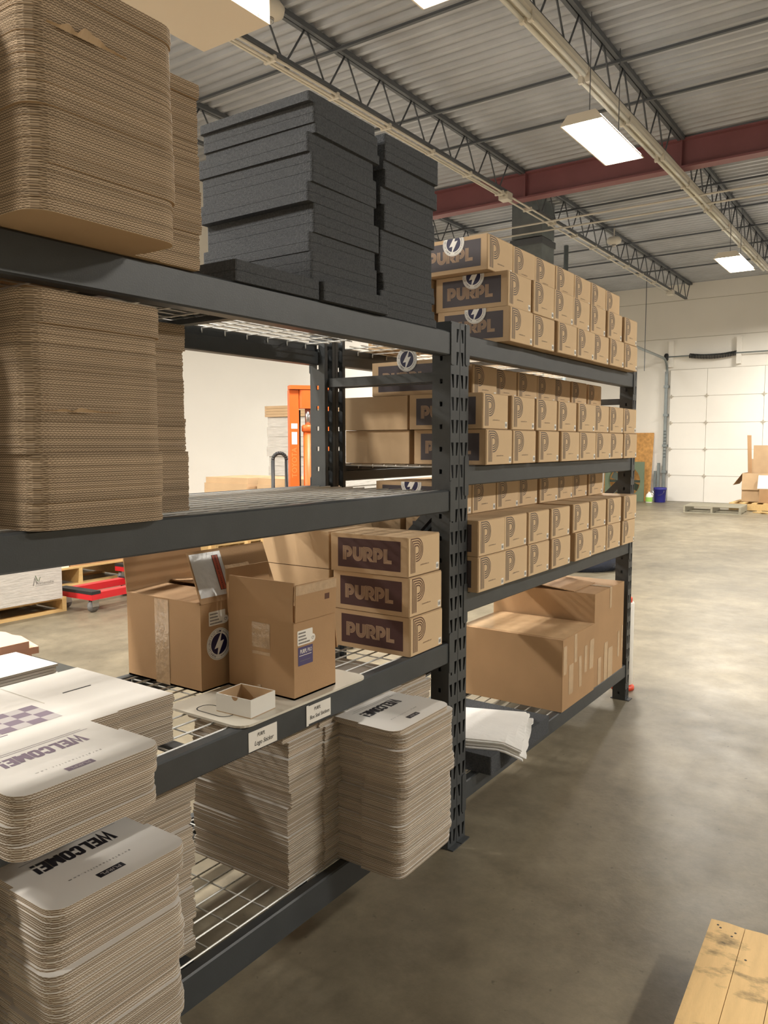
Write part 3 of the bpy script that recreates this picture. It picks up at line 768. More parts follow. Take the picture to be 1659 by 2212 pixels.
# ------------------------------------------------------------------ second shelf: open cartons, tray, small box, tags
def open_box(name, label, x0, x1, y0, y1, z0, h, flaps, m_='kraft_brown', t=0.005, cat='box', inner=None):
    o = thing(name, label, cat, ((x0+x1)/2, (y0+y1)/2, z0)); W, D = (x1-x0)/2, (y1-y0)/2
    b = MB(); b.box(-W, W, -D, D, 0, t, 1 if inner else 0)
    def wall(xa, xb, ya, yb): b.box(xa, xb, ya, yb, 0, h)
    wall(-W, -W+t, -D, D); wall(W-t, W, -D, D); wall(-W+t, W-t, -D, -D+t); wall(-W+t, W-t, D-t, D)
    b.build('body', [m_, inner or m_], o)
    for side, ang, ln in flaps:
        a = math.radians(ang); c, s_ = math.cos(a), math.sin(a)     # 0 = folded in, 90 = upright, 180 = folded out
        if side == '-x': p, e, u, nn = (-W, -D+0.002, h), (0, 2*D-0.004, 0), (c*ln, 0, s_*ln), (-s_*t*0.8, 0, c*t*0.8)
        if side == '+x': p, e, u, nn = (W, -D+0.002, h), (0, 2*D-0.004, 0), (-c*ln, 0, s_*ln), (s_*t*0.8, 0, c*t*0.8)
        if side == '-y': p, e, u, nn = (-W+0.002, -D, h), (2*W-0.004, 0, 0), (0, c*ln, s_*ln), (0, -s_*t*0.8, c*t*0.8)
        if side == '+y': p, e, u, nn = (-W+0.002, D, h), (2*W-0.004, 0, 0), (0, -c*ln, s_*ln), (0, s_*t*0.8, c*t*0.8)
        fl = MB().slab(p, e, u, nn).build('flap', m_, o); fl['_side'] = side
        del fl['_side']
        o['f'+side] = 1; del o['f'+side]
        if side == '-y': last_y = (fl, p, u, nn)
        flap_info[(label, side)] = (fl, Vector(p), Vector(e), Vector(u), Vector(nn))
    return o, W, D, h
flap_info = {}
b1, W, D, H = open_box('open_carton', 'large open brown carton with lightning-bolt sticker and shipping pouch', -0.922, -0.62, 0.283, 0.598, ZS1[1], 0.245,
     [('+y', 97, 0.15), ('-y', 68, 0.15), ('-x', 3, 0.14), ('+x', 6, 0.14)])
fl, p, e, u, nn = flap_info[(b1['label'], '-y')]
off = nn.normalized()*0.0045
Tn = lambda a, c, k=0.0: tuple(p+e.normalized()*a+u.normalized()*c+off+nn.normalized()*k)
pm = MB(); pm.flat([(0.004, 0.016), (0.118, 0.016), (0.118, 0.142), (0.004, 0.142)], lambda a, c: Tn(a, c)); po = pm.build('shipping_pouch', 'pouch', fl)
pm = MB(); pm.flat([(0.082, 0.03), (0.106, 0.03), (0.106, 0.132), (0.082, 0.132)], lambda a, c: Tn(a, c, 0.0004), 0)
pm.flat([(0.084, 0.031), (0.104, 0.031), (0.104, 0.131), (0.084, 0.131)], lambda a, c: Tn(a, c, 0.0006), 1)
pm.text('PACKING LIST ENCLOSED', 0.0085, lambda a, c: Tn(0.094-c, 0.081+a, 0.0008), 0, 0.01)
pm.build('pouch_print', ['black_ink', 'red_ink'], po)
s = link('seal_sticker', st_full, b1, (-W+0.066, -D-0.0004, 0.125)); ftag(s, 'round white sticker with navy disc and lightning bolt')
def addr_label(parent, x, yf, z, w_=0.062, h_=0.040):
    m = MB(); T = lambda a, c: (x+a, yf-0.0005, z+c)
    P = rnd_rect(0, w_, 0, h_, 0.003, 3); m.flat(P, T, 0)
    m.flat([(w_+0.011*math.cos(2*PI*i/16), 0.012+0.011*math.sin(2*PI*i/16)) for i in range(16)], lambda a, c: (x+a, yf-0.0006, z+c), 0)
    T2 = lambda a, c: (x+a, yf-0.0008, z+c)
    for k, n_ in enumerate((11, 8, 7, 7)):          # four lines of illegible small print
        for i in range(n_):
            a = 0.004+i*0.0042; c = 0.004+k*0.0088
            m.flat([(a, c), (a+0.0034, c), (a+0.0034, c+0.0042), (a, c+0.0042)], T2, 1)
    m.text('CY', 0.011, T2, 2, 0.01, cx=w_+0.001, cy=0.012, sx=0.8)
    return m.build('shipping_label', ['label_white', 'grey_ink', 'black_ink'], parent)
addr_label(b1, -W+0.030, -D, 0.180)
MB().slab((-W-0.0006, -D+0.13, 0.0), (0, 0.06, 0), (0, 0, H), (-0.0003, 0, 0)).build('packing_tape', 'tape_clear', b1)
TRAY_Z = ZS1[1]
tr = thing('plastic_sheet', 'off-white plastic sheet with handle slot lying on the second shelf', 'sheet', (0, 0, TRAY_Z))
outer = rnd_rect(-1.060, -0.545, -0.010, 0.265, 0.035, 5)
MB().prism(outer, 0, 0.006).build('sheet', 'plastic_tray', tr)
hs = rnd_rect(-1.035, -0.985, 0.075, 0.19, 0.022, 6)
MB().ribbon(hs+[hs[0]], 0.0035, lambda a, c: (a, c, 0.0063)).build('handle_slot', 'black_ink', tr)
b2, W2, D2, H2 = open_box('open_carton', 'tall open brown carton with purple label standing on the plastic sheet', -0.838, -0.664, 0.020, 0.262, TRAY_Z+0.0062, 0.208,
     [('-x', 86, 0.105), ('-y', 92, 0.10), ('+y', 94, 0.122), ('+x', 262, 0.105)])
addr_label(b2, -W2+0.014, -D2, 0.143)
m = MB(); x, z = -W2+0.016, 0.088; yf = -D2
m.flat([(0, 0), (0.060, 0), (0.060, 0.050), (0, 0.050)], lambda a, c: (x+a, yf-0.0005, z+c), 0)
m.text('PURPL', 0.0155, lambda a, c: (x+a, yf-0.0008, z+c), 1, 0.02, cx=0.0215, cy=0.037, sx=0.62)
m.text('PRO', 0.0155, lambda a, c: (x+a, yf-0.0008, z+c), 1, 0.0, cx=0.047, cy=0.037, sx=0.62)
m.flat([(0.004, 0.026), (0.054, 0.026), (0.054, 0.0275), (0.004, 0.0275)], lambda a, c: (x+a, yf-0.0008, z+c), 1)
m.flat([(0.008, 0.012), (0.050, 0.012), (0.050, 0.0132), (0.008, 0.0132)], lambda a, c: (x+a, yf-0.0008, z+c), 2)
ftag(m.build('product_label', ['purple_label', 'label_white', 'grey_ink'], b2), 'small dark purple label')
MB().slab((-W2-0.0006, -D2+0.085, 0.125), (0, 0.066, 0), (0, 0, 0.070), (-0.0004, 0, 0)).build('packing_tape', 'tape_clear', b2)
MB().slab((-W2-0.0006, -D2+0.085, 0.106), (0, 0.066, 0), (0, 0, 0.009), (-0.0004, 0, 0)).build('packing_tape', 'tape_clear', b2)
MB().slab((-W2-0.0006, -D2+0.12, 0.0), (0, 0.014, 0), (0, 0, 0.022), (-0.0004, 0, 0)).build('packing_tape', 'tape_clear', b2)
fl, p, e, u, nn = flap_info[(b2['label'], '-y')]
MB().slab(p+nn.normalized()*0.0041+u.normalized()*0.072, e, u.normalized()*0.026, nn.normalized()*0.0004).build('packing_tape', 'tape_clear', fl)
MB().slab(p+nn.normalized()*0.0041+u.normalized()*0.045+e.normalized()*0.12, e.normalized()*0.02, u.normalized()*0.016, nn.normalized()*0.0003).build('stain', 'ink_brown', fl)
fl, p, e, u, nn = flap_info[(b2['label'], '+y')]
MB().slab(p+u*0.97, e*0.55, u.normalized()*0.012+nn.normalized()*0.006, nn.normalized()*0.001).build('packing_tape', 'tape_clear', fl)
wbx = thing('small_box', 'small open white box standing on the plastic sheet', 'box', (-1.004, 0.016, TRAY_Z+0.0062), 0.06)
bw, bd, bh, t = 0.094, 0.115, 0.047, 0.002
MB().box(0, bw, 0, bd, 0, t, 1).box(0, t, 0, bd, t, bh).box(bw-t, bw, 0, bd, t, bh).box(t, bw-t, 0, t, t, bh).box(t, bw-t, bd-t, bd, t, bh).build('body', ['white_card', 'kraft'], wbx)
MB().box(t, bw-t, bd-t-0.0008, bd-t, t, bh-0.001).box(bw-t-0.0008, bw-t, t, bd-t, t, bh-0.001).box(t, t+0.0008, t, bd-t, t, bh-0.001).build('lining', 'kraft', wbx)
m = MB(); m.flat([(0.010*math.cos(PI+PI*i/10), bh+0.0002+0.010*math.sin(PI+PI*i/10)) for i in range(11)], lambda a, c: (-0.0004, 0.052+a, c)); m.build('thumb_notch', 'kraft_brown', wbx)
for k, (x0, z0, rows, lb) in enumerate(((-1.031, 0.678, ('Purpl', 'Logo Sticker'), 'white handwritten tag on the beam below the small white box'),
                                   (-0.814, 0.682, ('Purpl', 'Box Seal Stickers'), 'white handwritten tag on the beam below the tall open carton'))):
    tg = thing('shelf_tag', lb, 'tag', (x0, -0.0005, z0))
    MB().box(0, 0.101, -0.0012, 0, 0, 0.049).build('card', 'label_white', tg)
    if k: MB().box(-0.002, 0.007, -0.0016, -0.0012, -0.004, 0.052).build('tape_strip', 'label_white', tg)
    m = MB(); T = lambda a, c: (a, -0.0019, c)
    m.text(rows[0].upper() if k == 0 else 'PURPL', 0.013, T, 0, 0.0, cx=0.043, cy=0.036, shear=0.3, sx=0.75)
    m.text(rows[1], 0.0165 if k == 0 else 0.015, T, 0, 0.0, cx=0.053, cy=0.016, shear=0.3, sx=0.8)
    m.build('handwriting', 'black_ink', tg)

# ------------------------------------------------------------------ far rack bottom shelf
zb = ZS2[0]
bb = thing('taped_carton', 'wide taped brown carton on the bottom shelf of the far rack', 'box', (0.955, -0.008, zb), 0.0)
MB().prism(rnd_rect(0, 0.415, 0, 0.53, 0.004, 2), 0, 0.335).build('body', 'kraft_brown', bb)
MB().slab((0.02, 0.005, 0.3352), (0.375, 0, 0), (0, 0.52, 0), (0, 0, 0.0008)).build('packing_tape', 'tape', bb)
for k in range(6):
    x = 0.01+k*0.066
    MB().slab((x, -0.0006, 0.335-R.uniform(0.12, 0.3)), (R.uniform(0.03, 0.055), 0, 0), (R.uniform(-0.01, 0.01), 0, 0.13+R.uniform(0, 0.02)), (0, -0.0004, 0)).build('packing_tape', 'tape', bb)
tb = thing('tall_carton', 'tall brown carton behind the wide taped one at rack end', 'box', (1.382, 0.0, zb), 0.0)
MB().prism(rnd_rect(0, 0.455, 0, 0.56, 0.004, 2), 0, 0.478).build('body', 'kraft_brown', tb)
MB().slab((0.0, 0.11, 0.479), (0.30, 0.0, 0.0), (0.0, 0.30, 0.028), (0, 0, 0.004)).build('flap', 'kraft_brown', tb)
MB().slab((0.22, 0.0, 0.4795), (0.035, 0, 0), (0, 0.3, 0), (0, 0, 0.0008)).build('packing_tape', 'tape_clear', tb)
MB().slab((0.22, -0.0008, 0.37), (0.03, 0, 0), (0, 0, 0.11), (0, -0.0005, 0)).build('packing_tape', 'tape', tb)
for (x, w_, h0, h1) in ((0.06, 0.045, 0, 0.14), (0.15, 0.05, 0, 0.20), (0.21, 0.07, 0, 0.16), (0.36, 0.03, 0.08, 0.22), (0.42, 0.02, 0.1, 0.24)):
    MB().slab((x, -0.0008, h0), (w_, 0, 0), (0, 0, h1-h0), (0, -0.0005, 0)).build('packing_tape', 'tape', tb)
fb = tag(MB().prism(rnd_rect(0.16, 0.700, -0.055, 0.36, 0.006, 2), 0, 0.070).build('foam_block', 'foam', None, loc=(0, 0, zb)), 'charcoal foam block under the white foam sheets', 'foam block')
def droop(k, z0, label):
    rg = random.Random(50+k); nx, ny = 14, 12; m = MB(); w_, d_ = 0.36+rg.uniform(-0.012, 0.012), 0.38
    ca, sa = math.cos(math.radians(21+rg.uniform(-3, 3))), math.sin(math.radians(21+rg.uniform(-3, 3)))
    ox, oy = 0.268+rg.uniform(-0.012, 0.012), -0.132+rg.uniform(-0.012, 0.012)
    ph = rg.uniform(0, 6); pts = []
    for t in range(2):
        for j in range(ny+1):
            for i in range(nx+1):
                a, b = i/nx*w_, j/ny*d_
                rag = rg.uniform(-0.004, 0.004)*(j == 0)
                xx, yy = ox+ca*a-sa*b, oy+sa*a+ca*b+rag
                over = max(0.0, -0.058-yy)
                pts.append((xx, yy, z0-0.42*over+t*0.0048))
    n1 = (nx+1)*(ny+1); fs = []
    for j in range(ny):
        for i in range(nx):
            q = (j*(nx+1)+i, j*(nx+1)+i+1, (j+1)*(nx+1)+i+1, (j+1)*(nx+1)+i)
            fs.append(tuple(n1+v for v in q)); fs.append(tuple(reversed(q)))
    rim = [i for i in range(nx+1)]+[j*(nx+1)+nx for j in range(1, ny+1)]+[ny*(nx+1)+i for i in range(nx-1, -1, -1)]+[j*(nx+1) for j in range(ny-1, 0, -1)]
    for a, b in zip(rim, rim[1:]+rim[:1]): fs.append((a, b, n1+b, n1+a))
    m.add(pts, fs); o = m.build('foam_wrap_sheet', 'foam_white', None)
    tag(o, label, 'foam sheet', 'white foam sheets')
for k in range(6):
    droop(k, zb+0.0706+k*0.0053, 'thin white foam sheet in the pile on the bottom shelf, %s from bottom' % nth(k+1))
rl = thing('white_roll', 'white cylinder with orange end caps standing behind the far rack end', 'roll', (2.115, 0.085, 0))
MB().lathe([(0.052, 0.03), (0.056, 0.035), (0.056, 0.51), (0.052, 0.515)], 24).build('roll', 'label_white', rl, True)
MB().lathe([(0.066, 0.0), (0.066, 0.018), (0.05, 0.03)], 24).build('base_cap', 'orange_plastic', rl, True)
MB().lathe([(0.045, 0.515), (0.045, 0.54), (0.03, 0.548)], 24).build('top_cap', 'orange_plastic', rl, True)

# ------------------------------------------------------------------ behind the rack
def pallet(name, label, x, y, w_, d_, h=0.13, m_='wood', rz=0.0, along='x', boards=6, z=0.0):
    p = thing(name, label, 'pallet', (x, y, z), rz); bw_ = 0.095; t = 0.018
    if along == 'x':
        for k in range(boards):
            yy = (d_-bw_)*k/(boards-1); MB().box(0, w_, yy, yy+bw_, h-t, h).build('deck_board', m_, p)
        for k in range(3):
            xx = (w_-0.04)*k/2; MB().box(xx, xx+0.04, 0, d_, t, h-t).build('stringer', m_, p)
        for k in range(3):
            yy = (d_-bw_)*k/2; MB().box(0, w_, yy, yy+bw_, 0, t).build('bottom_board', m_, p)
    else:
        for k in range(boards):
            xx = (w_-bw_)*k/(boards-1); MB().box(xx, xx+bw_, 0, d_, h-t, h).build('deck_board', m_, p)
        for k in range(3):
            yy = (d_-0.04)*k/2; MB().box(0, w_, yy, yy+0.04, t, h-t).build('stringer', m_, p)
        for k in range(3):
            xx = (w_-bw_)*k/2; MB().box(xx, xx+bw_, 0, d_, 0, t).build('bottom_board', m_, p)
    return p
def brand_mark(m, T, s):
    m.ribbon([(0, 0), (0.10*s, 0.40*s), (0.20*s, 0.10*s)], 0.05*s, T, 0)
    m.ribbon([(0.13*s, 0.52*s), (0.25*s, 0.22*s)], 0.05*s, T, 1); m.ribbon([(0.40*s, 0.42*s), (0.31*s, 0.2*s)], 0.04*s, T, 1)
    m.text('Alimentalix', 0.22*s, T, 0, 0.0, cx=0.66*s, cy=0.10*s); m.flat([(0.12*s, -0.03*s), (1.15*s, -0.03*s), (1.15*s, -0.015*s), (0.12*s, -0.015*s)], T, 0)
pallet('wood_pallet', 'wooden pallet under the film-wrapped white cartons', 0.30, 4.70, 1.22, 1.0, 0.125)
for k, (xa, xb) in enumerate(((0.28, 0.90), (0.905, 1.47))):
    wc = thing('wrapped_carton', 'film-wrapped white carton on the pallet, %s' % ('left one' if k == 0 else 'right one beside the red dolly'), 'box', (xa, 4.67, 0.1255))
    MB().prism(rnd_rect(0, xb-xa, 0, 0.9, 0.01, 2), 0, 0.42).build('body', 'film', wc)
    m = MB(); brand_mark(m, lambda a, c: (0.30+a, -0.001, 0.14+c), 0.16); m.build('brand_print', ['grey_ink', 'green_paint'], wc)
def dolly(label, x, y, rz=0.0, L_=0.76, W_=0.46):
    d = thing('moving_dolly', label, 'dolly', (x, y, 0), rz, 'moving dollies'); h = 0.17
    for (a, b, c, e) in ((0, L_, 0, 0.08), (0, L_, W_-0.08, W_)): MB().box(a, b, c, e, h-0.06, h).build('rail', 'red_plastic', d)
    for xa in (0, L_-0.09):
        MB().box(xa, xa+0.09, 0.08, W_-0.08, h-0.06, h).build('cross_rail', 'red_plastic', d)
        MB().box(xa-0.002, xa+0.092, -0.002, W_+0.002, h-0.012, h+0.014).build('rubber_pad', 'black_rubber', d)
    for sx in (0.06, L_-0.06):
        for sy in (0.05, W_-0.05):
            c = MB().box(sx-0.03, sx+0.03, sy-0.03, sy+0.03, h-0.07, h-0.06).box(sx-0.035, sx+0.03, sy-0.024, sy-0.02, 0.045, h-0.065).box(sx-0.035, sx+0.03, sy+0.02, sy+0.024, 0.045, h-0.065).build('caster', 'chrome', d)
            MB().tube((sx-0.01, sy-0.016, 0.05), (sx-0.01, sy+0.016, 0.05), 0.05, 20).build('wheel', 'grey_rubber', c, True)
    return d
dolly('red plastic moving dolly with black pads beside the white cartons', 1.575, 4.42, 0.06)
d2 = dolly('red plastic moving dolly farther back by the pallet', 2.70, 5.15, 0.05)
pallet('wood_pallet', 'wooden pallet carrying brown boxes behind the red dolly', 1.75, 5.72, 1.2, 1.0, 0.19)
tag(MB().prism(rnd_rect(2.25, 2.90, 5.75, 6.4, 0.005, 2), 0, 0.22).build('brown_carton', 'kraft_brown', None, loc=(0, 0, 0.1905)), 'low brown carton on the back pallet near the red dollies', 'box')
wc = thing('white_carton', 'white printed carton on the back pallet behind the wrapped ones', 'box', (1.76, 5.75, 0.1905))
MB().prism(rnd_rect(0, 0.48, 0, 0.6, 0.005, 2), 0, 0.26).build('body', 'white_card', wc)
m = MB(); brand_mark(m, lambda a, c: (0.15+a, -0.001, 0.08+c), 0.18); m.build('brand_print', ['grey_ink', 'green_paint'], wc)
pallet('wood_pallet', 'empty wooden pallet far back behind the open cartons, lower of two', 4.55, 6.1, 1.2, 1.0, 0.14)
pallet('wood_pallet', 'empty wooden pallet far back behind the open cartons, upper of two', 4.58, 6.12, 1.2, 1.0, 0.14, z=0.1405)
# table with stacks just behind the near rack
tbq = thing('work_table', 'dark work table behind the near rack holding paper stacks', 'table', (-2.1, 0.70, 0))
MB().box(0, 1.16, 0, 0.75, 0.70, 0.73).build('table_top', 'dark_top', tbq)
for a in (0.03, 1.10):
    for c in (0.03, 0.69): MB().box(a, a+0.04, c, c+0.04, 0, 0.70).build('leg', 'steel_dark', tbq)
for k in range(8):
    tag(MB().box(-1.55, -1.085+0.004*math.sin(k*2.0), 0.71, 0.93, 0.7305+k*0.0085, 0.7305+k*0.0085+0.007).build('foam_board', 'white_card'), 'white board in the low stack on the table behind the rack, %s from bottom' % nth(k+1), 'board', 'white boards on the table')
for k in range(3):
    o = MB().prism([(-0.34, -0.14), (0.0, -0.16), (0.035, 0.02), (0.0, 0.16), (-0.34, 0.16)], 0, 0.022).build('pink_envelope', 'pink', None, loc=(-0.995+(0.012, 0.045, -0.005)[k], 1.17, 0.7308+k*0.0235), rz=(0.0, -0.05, 0.06)[k])
    tag(o, 'pale pink paper bundle on the table behind the rack, %s' % ('lowest', 'middle one', 'topmost')[k], 'paper', 'pink paper bundles')

st = thing('pallet_stacker', 'orange pallet stacker mast with hydraulic cylinder behind the rack', 'stacker', (2.33, 2.64, 0), math.radians(-40))
for sx in (-0.128, 0.128): MB().box(sx-0.036, sx+0.036, -0.05, 0.05, 0.05, 1.84).build('mast_upright', 'orange', st)
MB().prism(rnd_rect(-0.164, 0.164, -0.07, 0.052, 0.012, 4), 1.845, 1.875).build('mast_cap', 'orange', st)
MB().prism(rnd_rect(-0.090, 0.090, -0.066, 0.052, 0.03, 4), 1.70, 1.842).build('mast_head', 'orange', st)
MB().tube((-0.02, -0.03, 0.36), (-0.02, -0.03, 1.52), 0.036, 16).build('cylinder', 'orange', st, True)
MB().tube((-0.02, -0.03, 1.56), (-0.02, -0.03, 1.70), 0.022, 12).build('piston_rod', 'chrome', st, True)
MB().lathe([(0.04, 1.52), (0.048, 1.53), (0.048, 1.56), (0.04, 1.575)], 16, 0, (-0.02, -0.03)).build('cylinder_collar', 'orange', st, True)
for sx in (-0.080, 0.05): MB().box(sx-0.010, sx+0.010, 0.01, 0.03, 0.36, 1.69).build('lift_chain', 'black_rubber', st)
MB().box(-0.20, 0.20, 0.055, 0.32, 0.06, 0.55).build('base_housing', 'orange', st)
for sx in (-0.13, 0.13): MB().box(sx-0.05, sx+0.05, -0.85, -0.055, 0.10, 0.15).build('fork', 'black_rubber', st)
for sx in (-0.13, 0.13):
    for yy in (-0.78, 0.2): MB().tube((sx-0.03, yy, 0.05), (sx+0.03, yy, 0.05), 0.05, 16).build('wheel', 'grey_rubber', st, True)
m = MB(); m.flat([(-0.024, 1.545), (0.024, 1.545), (0.024, 1.585), (-0.024, 1.585)], lambda a, c: (-0.128+a, -0.0506, c), 0)
m.build('warning_label', 'label_white', st)
m = MB(); m.flat([(-0.021, 1.425), (0.021, 1.425), (0.021, 1.52), (-0.021, 1.52)], lambda a, c: (-0.128+a, -0.0506, c), 0)
m.build('warning_label', 'label_white', st)
m = MB(); m.text('TOYOTA', 0.056, lambda a, c: (-0.128-c, -0.0506, 1.285+a), 0, 0.0); m.build('lettering', 'orange_pale', st)
pts = [(-0.26, 0.24, 0.3), (-0.26, 0.24, 1.30)]+[(-0.26+0.055*(1-math.cos(a)), 0.24, 1.30+0.055*math.sin(a)) for a in [i*PI/10 for i in range(1, 10)]]+[(-0.15, 0.24, 1.30), (-0.15, 0.24, 0.3)]
MB().path(pts, 0.015, 8).build('handle', 'steel_dark', st, True)
ps = thing('wrapped_pallet_load', 'grey film-wrapped tall stack of cardboard behind the stacker', 'pallet load', (4.48, 4.22, 0), math.radians(4))
MB().box(-0.5, 0.5, -0.5, 0.5, 0.0, 0.13).build('pallet', 'wood', ps)
rg = random.Random(5)
for k in range(15):
    a = rg.uniform(-0.012, 0.012); MB().box(-0.46+a, 0.46+a, -0.46-a, 0.46-a, 0.1305+k*0.106, 0.1305+k*0.106+0.104).build('wrapped_layer', 'kraft' if k < 4 else 'film', ps)
for k in range(4): MB().box(-0.48, 0.48, -0.48, 0.48, 1.722+k*0.03, 1.722+k*0.03+0.028).build('top_board', 'kraft', ps)
PIL = ((2.78, 3.78, 'left'), (2.86, 3.20, 'right'))
for s_, (cx, cy, nm) in enumerate(PIL):
    t = thing('carton_platform', 'wooden platform under the %s low carton pile' % nm, 'platform', (cx, cy, 0))
    MB().box(-0.27, 0.27, -0.27, 0.27, 0.84, 0.88).build('top', 'wood', t)
    for a in (-0.25, 0.21):
        for c in (-0.25, 0.21): MB().box(a, a+0.04, c, c+0.04, 0, 0.84).build('leg', 'wood', t)
    for k in range(5):
        o = MB().box(-0.26, 0.26, -0.265, 0.265, 0, 0.05).build('flat_carton', 'kraft', None, loc=(cx+rg.uniform(-0.015, 0.015), cy, 0.8805+k*0.0505))
        tag(o, 'flat carton bundle in the %s low pile, %s from bottom' % (nm, nth(k+1)), 'carton bundle', 'flat carton piles')
# ------------------------------------------------------------------ far end of the hall
ob = tag(MB().slab((17.45, 4.36, 0.0), (0, 1.2, 0), (0.22, 0, 1.70), (0.012, 0, 0)).build('osb_sheet', 'osb'), 'orange-brown particle board sheet leaning on the wall by the door', 'board')
fn = thing('exhaust_fan', 'green square exhaust fan standing on the floor beside the door', 'fan', (17.15, 4.92, 0))
S = 0.49; cz = 0.49; n = 32; fmb = MB(); rr_ = 0.40
for s_ in (0, 1):
    pass
sq = []
for i in range(n):
    a = 2*PI*i/n; k = 1/max(abs(math.cos(a)), abs(math.sin(a))); sq.append((S*k*math.cos(a), S*k*math.sin(a)))
for i in range(n):
    j = (i+1) % n; a0, a1 = 2*PI*i/n, 2*PI*j/n
    o1, o2 = sq[i], sq[j]; i1, i2 = (rr_*math.cos(a0), rr_*math.sin(a0)), (rr_*math.cos(a1), rr_*math.sin(a1))
    fmb.add([(0, o1[0], cz+o1[1]), (0, o2[0], cz+o2[1]), (0, i2[0], cz+i2[1]), (0, i1[0], cz+i1[1])], [(0, 1, 2, 3)])
    fmb.add([(0, i1[0], cz+i1[1]), (0, i2[0], cz+i2[1]), (0.12, i2[0], cz+i2[1]), (0.12, i1[0], cz+i1[1])], [(0, 1, 2, 3)])
    fmb.add([(0, o1[0], cz+o1[1]), (0, o2[0], cz+o2[1]), (0.04, o2[0], cz+o2[1]), (0.04, o1[0], cz+o1[1])], [(0, 1, 2, 3)])
fmb.build('frame', 'green_paint', fn)
for k in range(4):
    a = PI/8+k*PI/2; u1 = Vector((0, math.cos(a), math.sin(a))); v1 = Vector((0, -math.sin(a), math.cos(a)))
    p = Vector((0.06, 0, cz))
    MB().slab(p+u1*0.07-v1*0.06, u1*0.29, v1*0.17+Vector((0.05, 0, 0)), (0.006, 0, 0)).build('blade', 'green_dark', fn)
MB().tube((0.0, 0, cz), (0.14, 0, cz), 0.08, 16).build('hub', 'green_dark', fn, True)
MB().box(0.10, 0.13, -0.45, 0.45, cz-0.03, cz+0.03).build('motor_bar', 'green_dark', fn)
bk = thing('bucket', 'blue plastic bucket on the floor beside the overhead door', 'bucket', (17.15, 4.03, 0))
MB().lathe([(0.125, 0.0), (0.13, 0.01), (0.145, 0.30), (0.155, 0.305), (0.155, 0.33), (0.15, 0.36), (0.140, 0.36), (0.128, 0.03)], 28).build('body', 'blue_plastic', bk, True)
MB().path([(0.15*math.cos(a)*0.5-0.14, 0.155*math.cos(a), 0.30-0.12*math.sin(a)) for a in [i*PI/12 for i in range(13)]], 0.004, 5).build('bail_handle', 'chrome', bk)
jg = thing('jug', 'white plastic jug with green label beside the blue bucket', 'jug', (16.80, 4.19, 0))
MB().lathe([(0.07, 0.0), (0.078, 0.01), (0.078, 0.16), (0.06, 0.21), (0.03, 0.24), (0.022, 0.25)], 20).build('body', 'label_white', jg, True)
MB().lathe([(0.0785, 0.03), (0.0793, 0.04), (0.0793, 0.13), (0.0785, 0.14)], 20).build('label', 'green_label', jg, True)
MB().lathe([(0.024, 0.25), (0.024, 0.27)], 14).build('cap', 'label_white', jg)
MB().path([(0, -0.03, 0.235), (0, -0.085, 0.23), (0, -0.09, 0.17), (0, -0.072, 0.14)], 0.011, 8).build('handle', 'label_white', jg, True)
for k in range(2): tag(MB().box(17.55, 17.60, 4.20+k*0.08-0.03, 4.20+k*0.08+0.03, 0.0, (0.95, 0.75)[k]).build('grey_plank', 'galv'), '%s grey strip leaning upright between board and door track' % ('taller', 'shorter')[k], 'strip')
gp = pallet('grey_pallet', 'weathered grey pallet lying on the floor before the overhead door', 14.55, 1.72, 1.0, 1.10, 0.15, 'wood_grey', 0.06, 'y')
rbx, Wr, Dr, Hr = open_box('junk_carton', 'open brown carton with outward flaps in the rubbish heap by the door', 16.0, 16.75, 1.05, 1.98, 0.17, 0.62,
     [('+y', 235, 0.32), ('-x', 262, 0.36), ('+x', 100, 0.3)], 'kraft')
pallet('heap_pallet', 'pale wooden pallet under the rubbish cartons by the door', 15.60, 0.95, 1.2, 1.2, 0.168, 'wood')
sh = thing('bent_cardboard', 'tall folded cardboard sheet standing in the open rubbish carton', 'cardboard', (16.2, 1.60, 0.19))
MB().slab((0.0, 0.27, 0), (0.16, -0.05, 0.0), (0.0, 0.07, 1.42), (0.006, 0.006, 0)).build('left_panel', 'kraft_brown', sh)
MB().slab((0.16, 0.22, 0.0), (0.0, -0.42, 0), (0.02, 0.02, 1.20), (0.006, 0, 0)).build('back_panel', 'kraft', sh)
wb2 = thing('flat_white_box', 'white printed box leaning on the rubbish carton by the door', 'box', (15.80, 1.02, 0.172))
MB().slab((0, 0.0, 0.30), (0, 0.62, 0), (0.10, 0, 0.28), (0.06, 0, 0)).build('body', 'white_card', wb2)
MB().box(0.0, 0.12, 0.05, 0.58, 0.0, 0.30).build('support_carton', 'kraft_brown', wb2)
m = MB(); brand_mark(m, lambda a, c: (0.028+c*0.36-0.004, 0.50-a, 0.36+c), 0.3); m.build('brand_print', ['grey_ink', 'green_paint'], wb2)
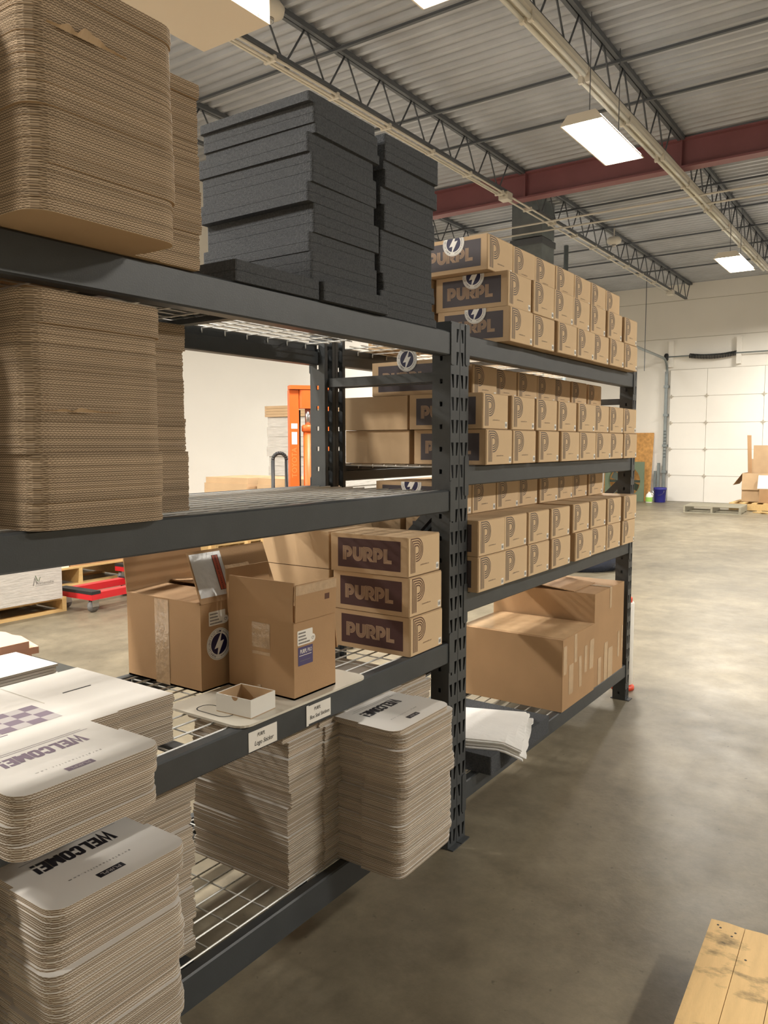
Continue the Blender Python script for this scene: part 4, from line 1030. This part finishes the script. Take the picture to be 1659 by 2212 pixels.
bs = thing('broom', 'black-handled broom leaning in the rubbish heap', 'broom', (15.66, 1.14, 0.169))
MB().tube((0.05, 0.0, 0.0), (0.10, 0.22, 1.45), 0.012, 8).build('handle', 'black_rubber', bs)
MB().box(0.0, 0.1, 0.0, 0.2, 0.72, 0.84).build('dustpan', 'black_rubber', bs)
for k, (px, py, l, a) in enumerate(((15.05, 1.30, 0.75, 0.9), (15.0, 1.15, 0.6, 1.3), (15.1, 1.0, 0.5, 1.0))):
    tag(MB().box(-l/2, l/2, -0.045, 0.045, 0, 0.02).build('loose_plank', 'wood', None, loc=(px, py, 0.001+0.022*k), rz=a), 'loose pale plank on the floor by the rubbish heap, %s' % ('lowest', 'middle one', 'topmost')[k], 'plank', 'loose planks')

# near pallet at the bottom right
np_ = thing('near_pallet', 'pale wooden pallet boards on the floor at the picture corner', 'pallet', (-0.155, -0.895, 0), math.radians(2.4))
offs = [0.0, 0.086, 0.172, 0.36, 0.55, 0.74]
for k, o in enumerate(offs):
    MB().prism([(-1.0, -o-0.0845), (0.0+0.002*math.sin(k*3), -o-0.0845), (0.004, -o-0.04), (0.0, -o), (-1.0, -o)], 0.10, 0.12).build('deck_board', 'wood_near', np_)
for x in (-0.06, -0.52, -0.98): MB().box(x-0.02, x+0.02, -0.83, 0.0, 0.018, 0.10).build('stringer', 'wood', np_)
for x in (-0.45, -0.99): MB().box(x, x+0.09, -0.83, 0.0, 0.0, 0.018).build('bottom_board', 'wood', np_)
for k, (x, y) in enumerate(((-0.02, -0.02), (-0.03, -0.028), (-0.055, -0.06), (-0.035, -0.066), (-0.14, -0.105))):
    MB().lathe([(0.0035, 0.1199), (0.003, 0.1204)], 8, 0, (x, y)).build('nail', 'black_rubber', np_)
tag(MB().lathe([(0.42, 0.0), (0.5, 0.12), (0.46, 0.3), (0.3, 0.42), (0.12, 0.47), (0.05, 0.55), (0.09, 0.6)], 18, 0, (6.35, 1.95)).build('rubbish_bag', 'bag', None, True), 'dark blue plastic rubbish bag on the floor beyond the rack', 'bag')
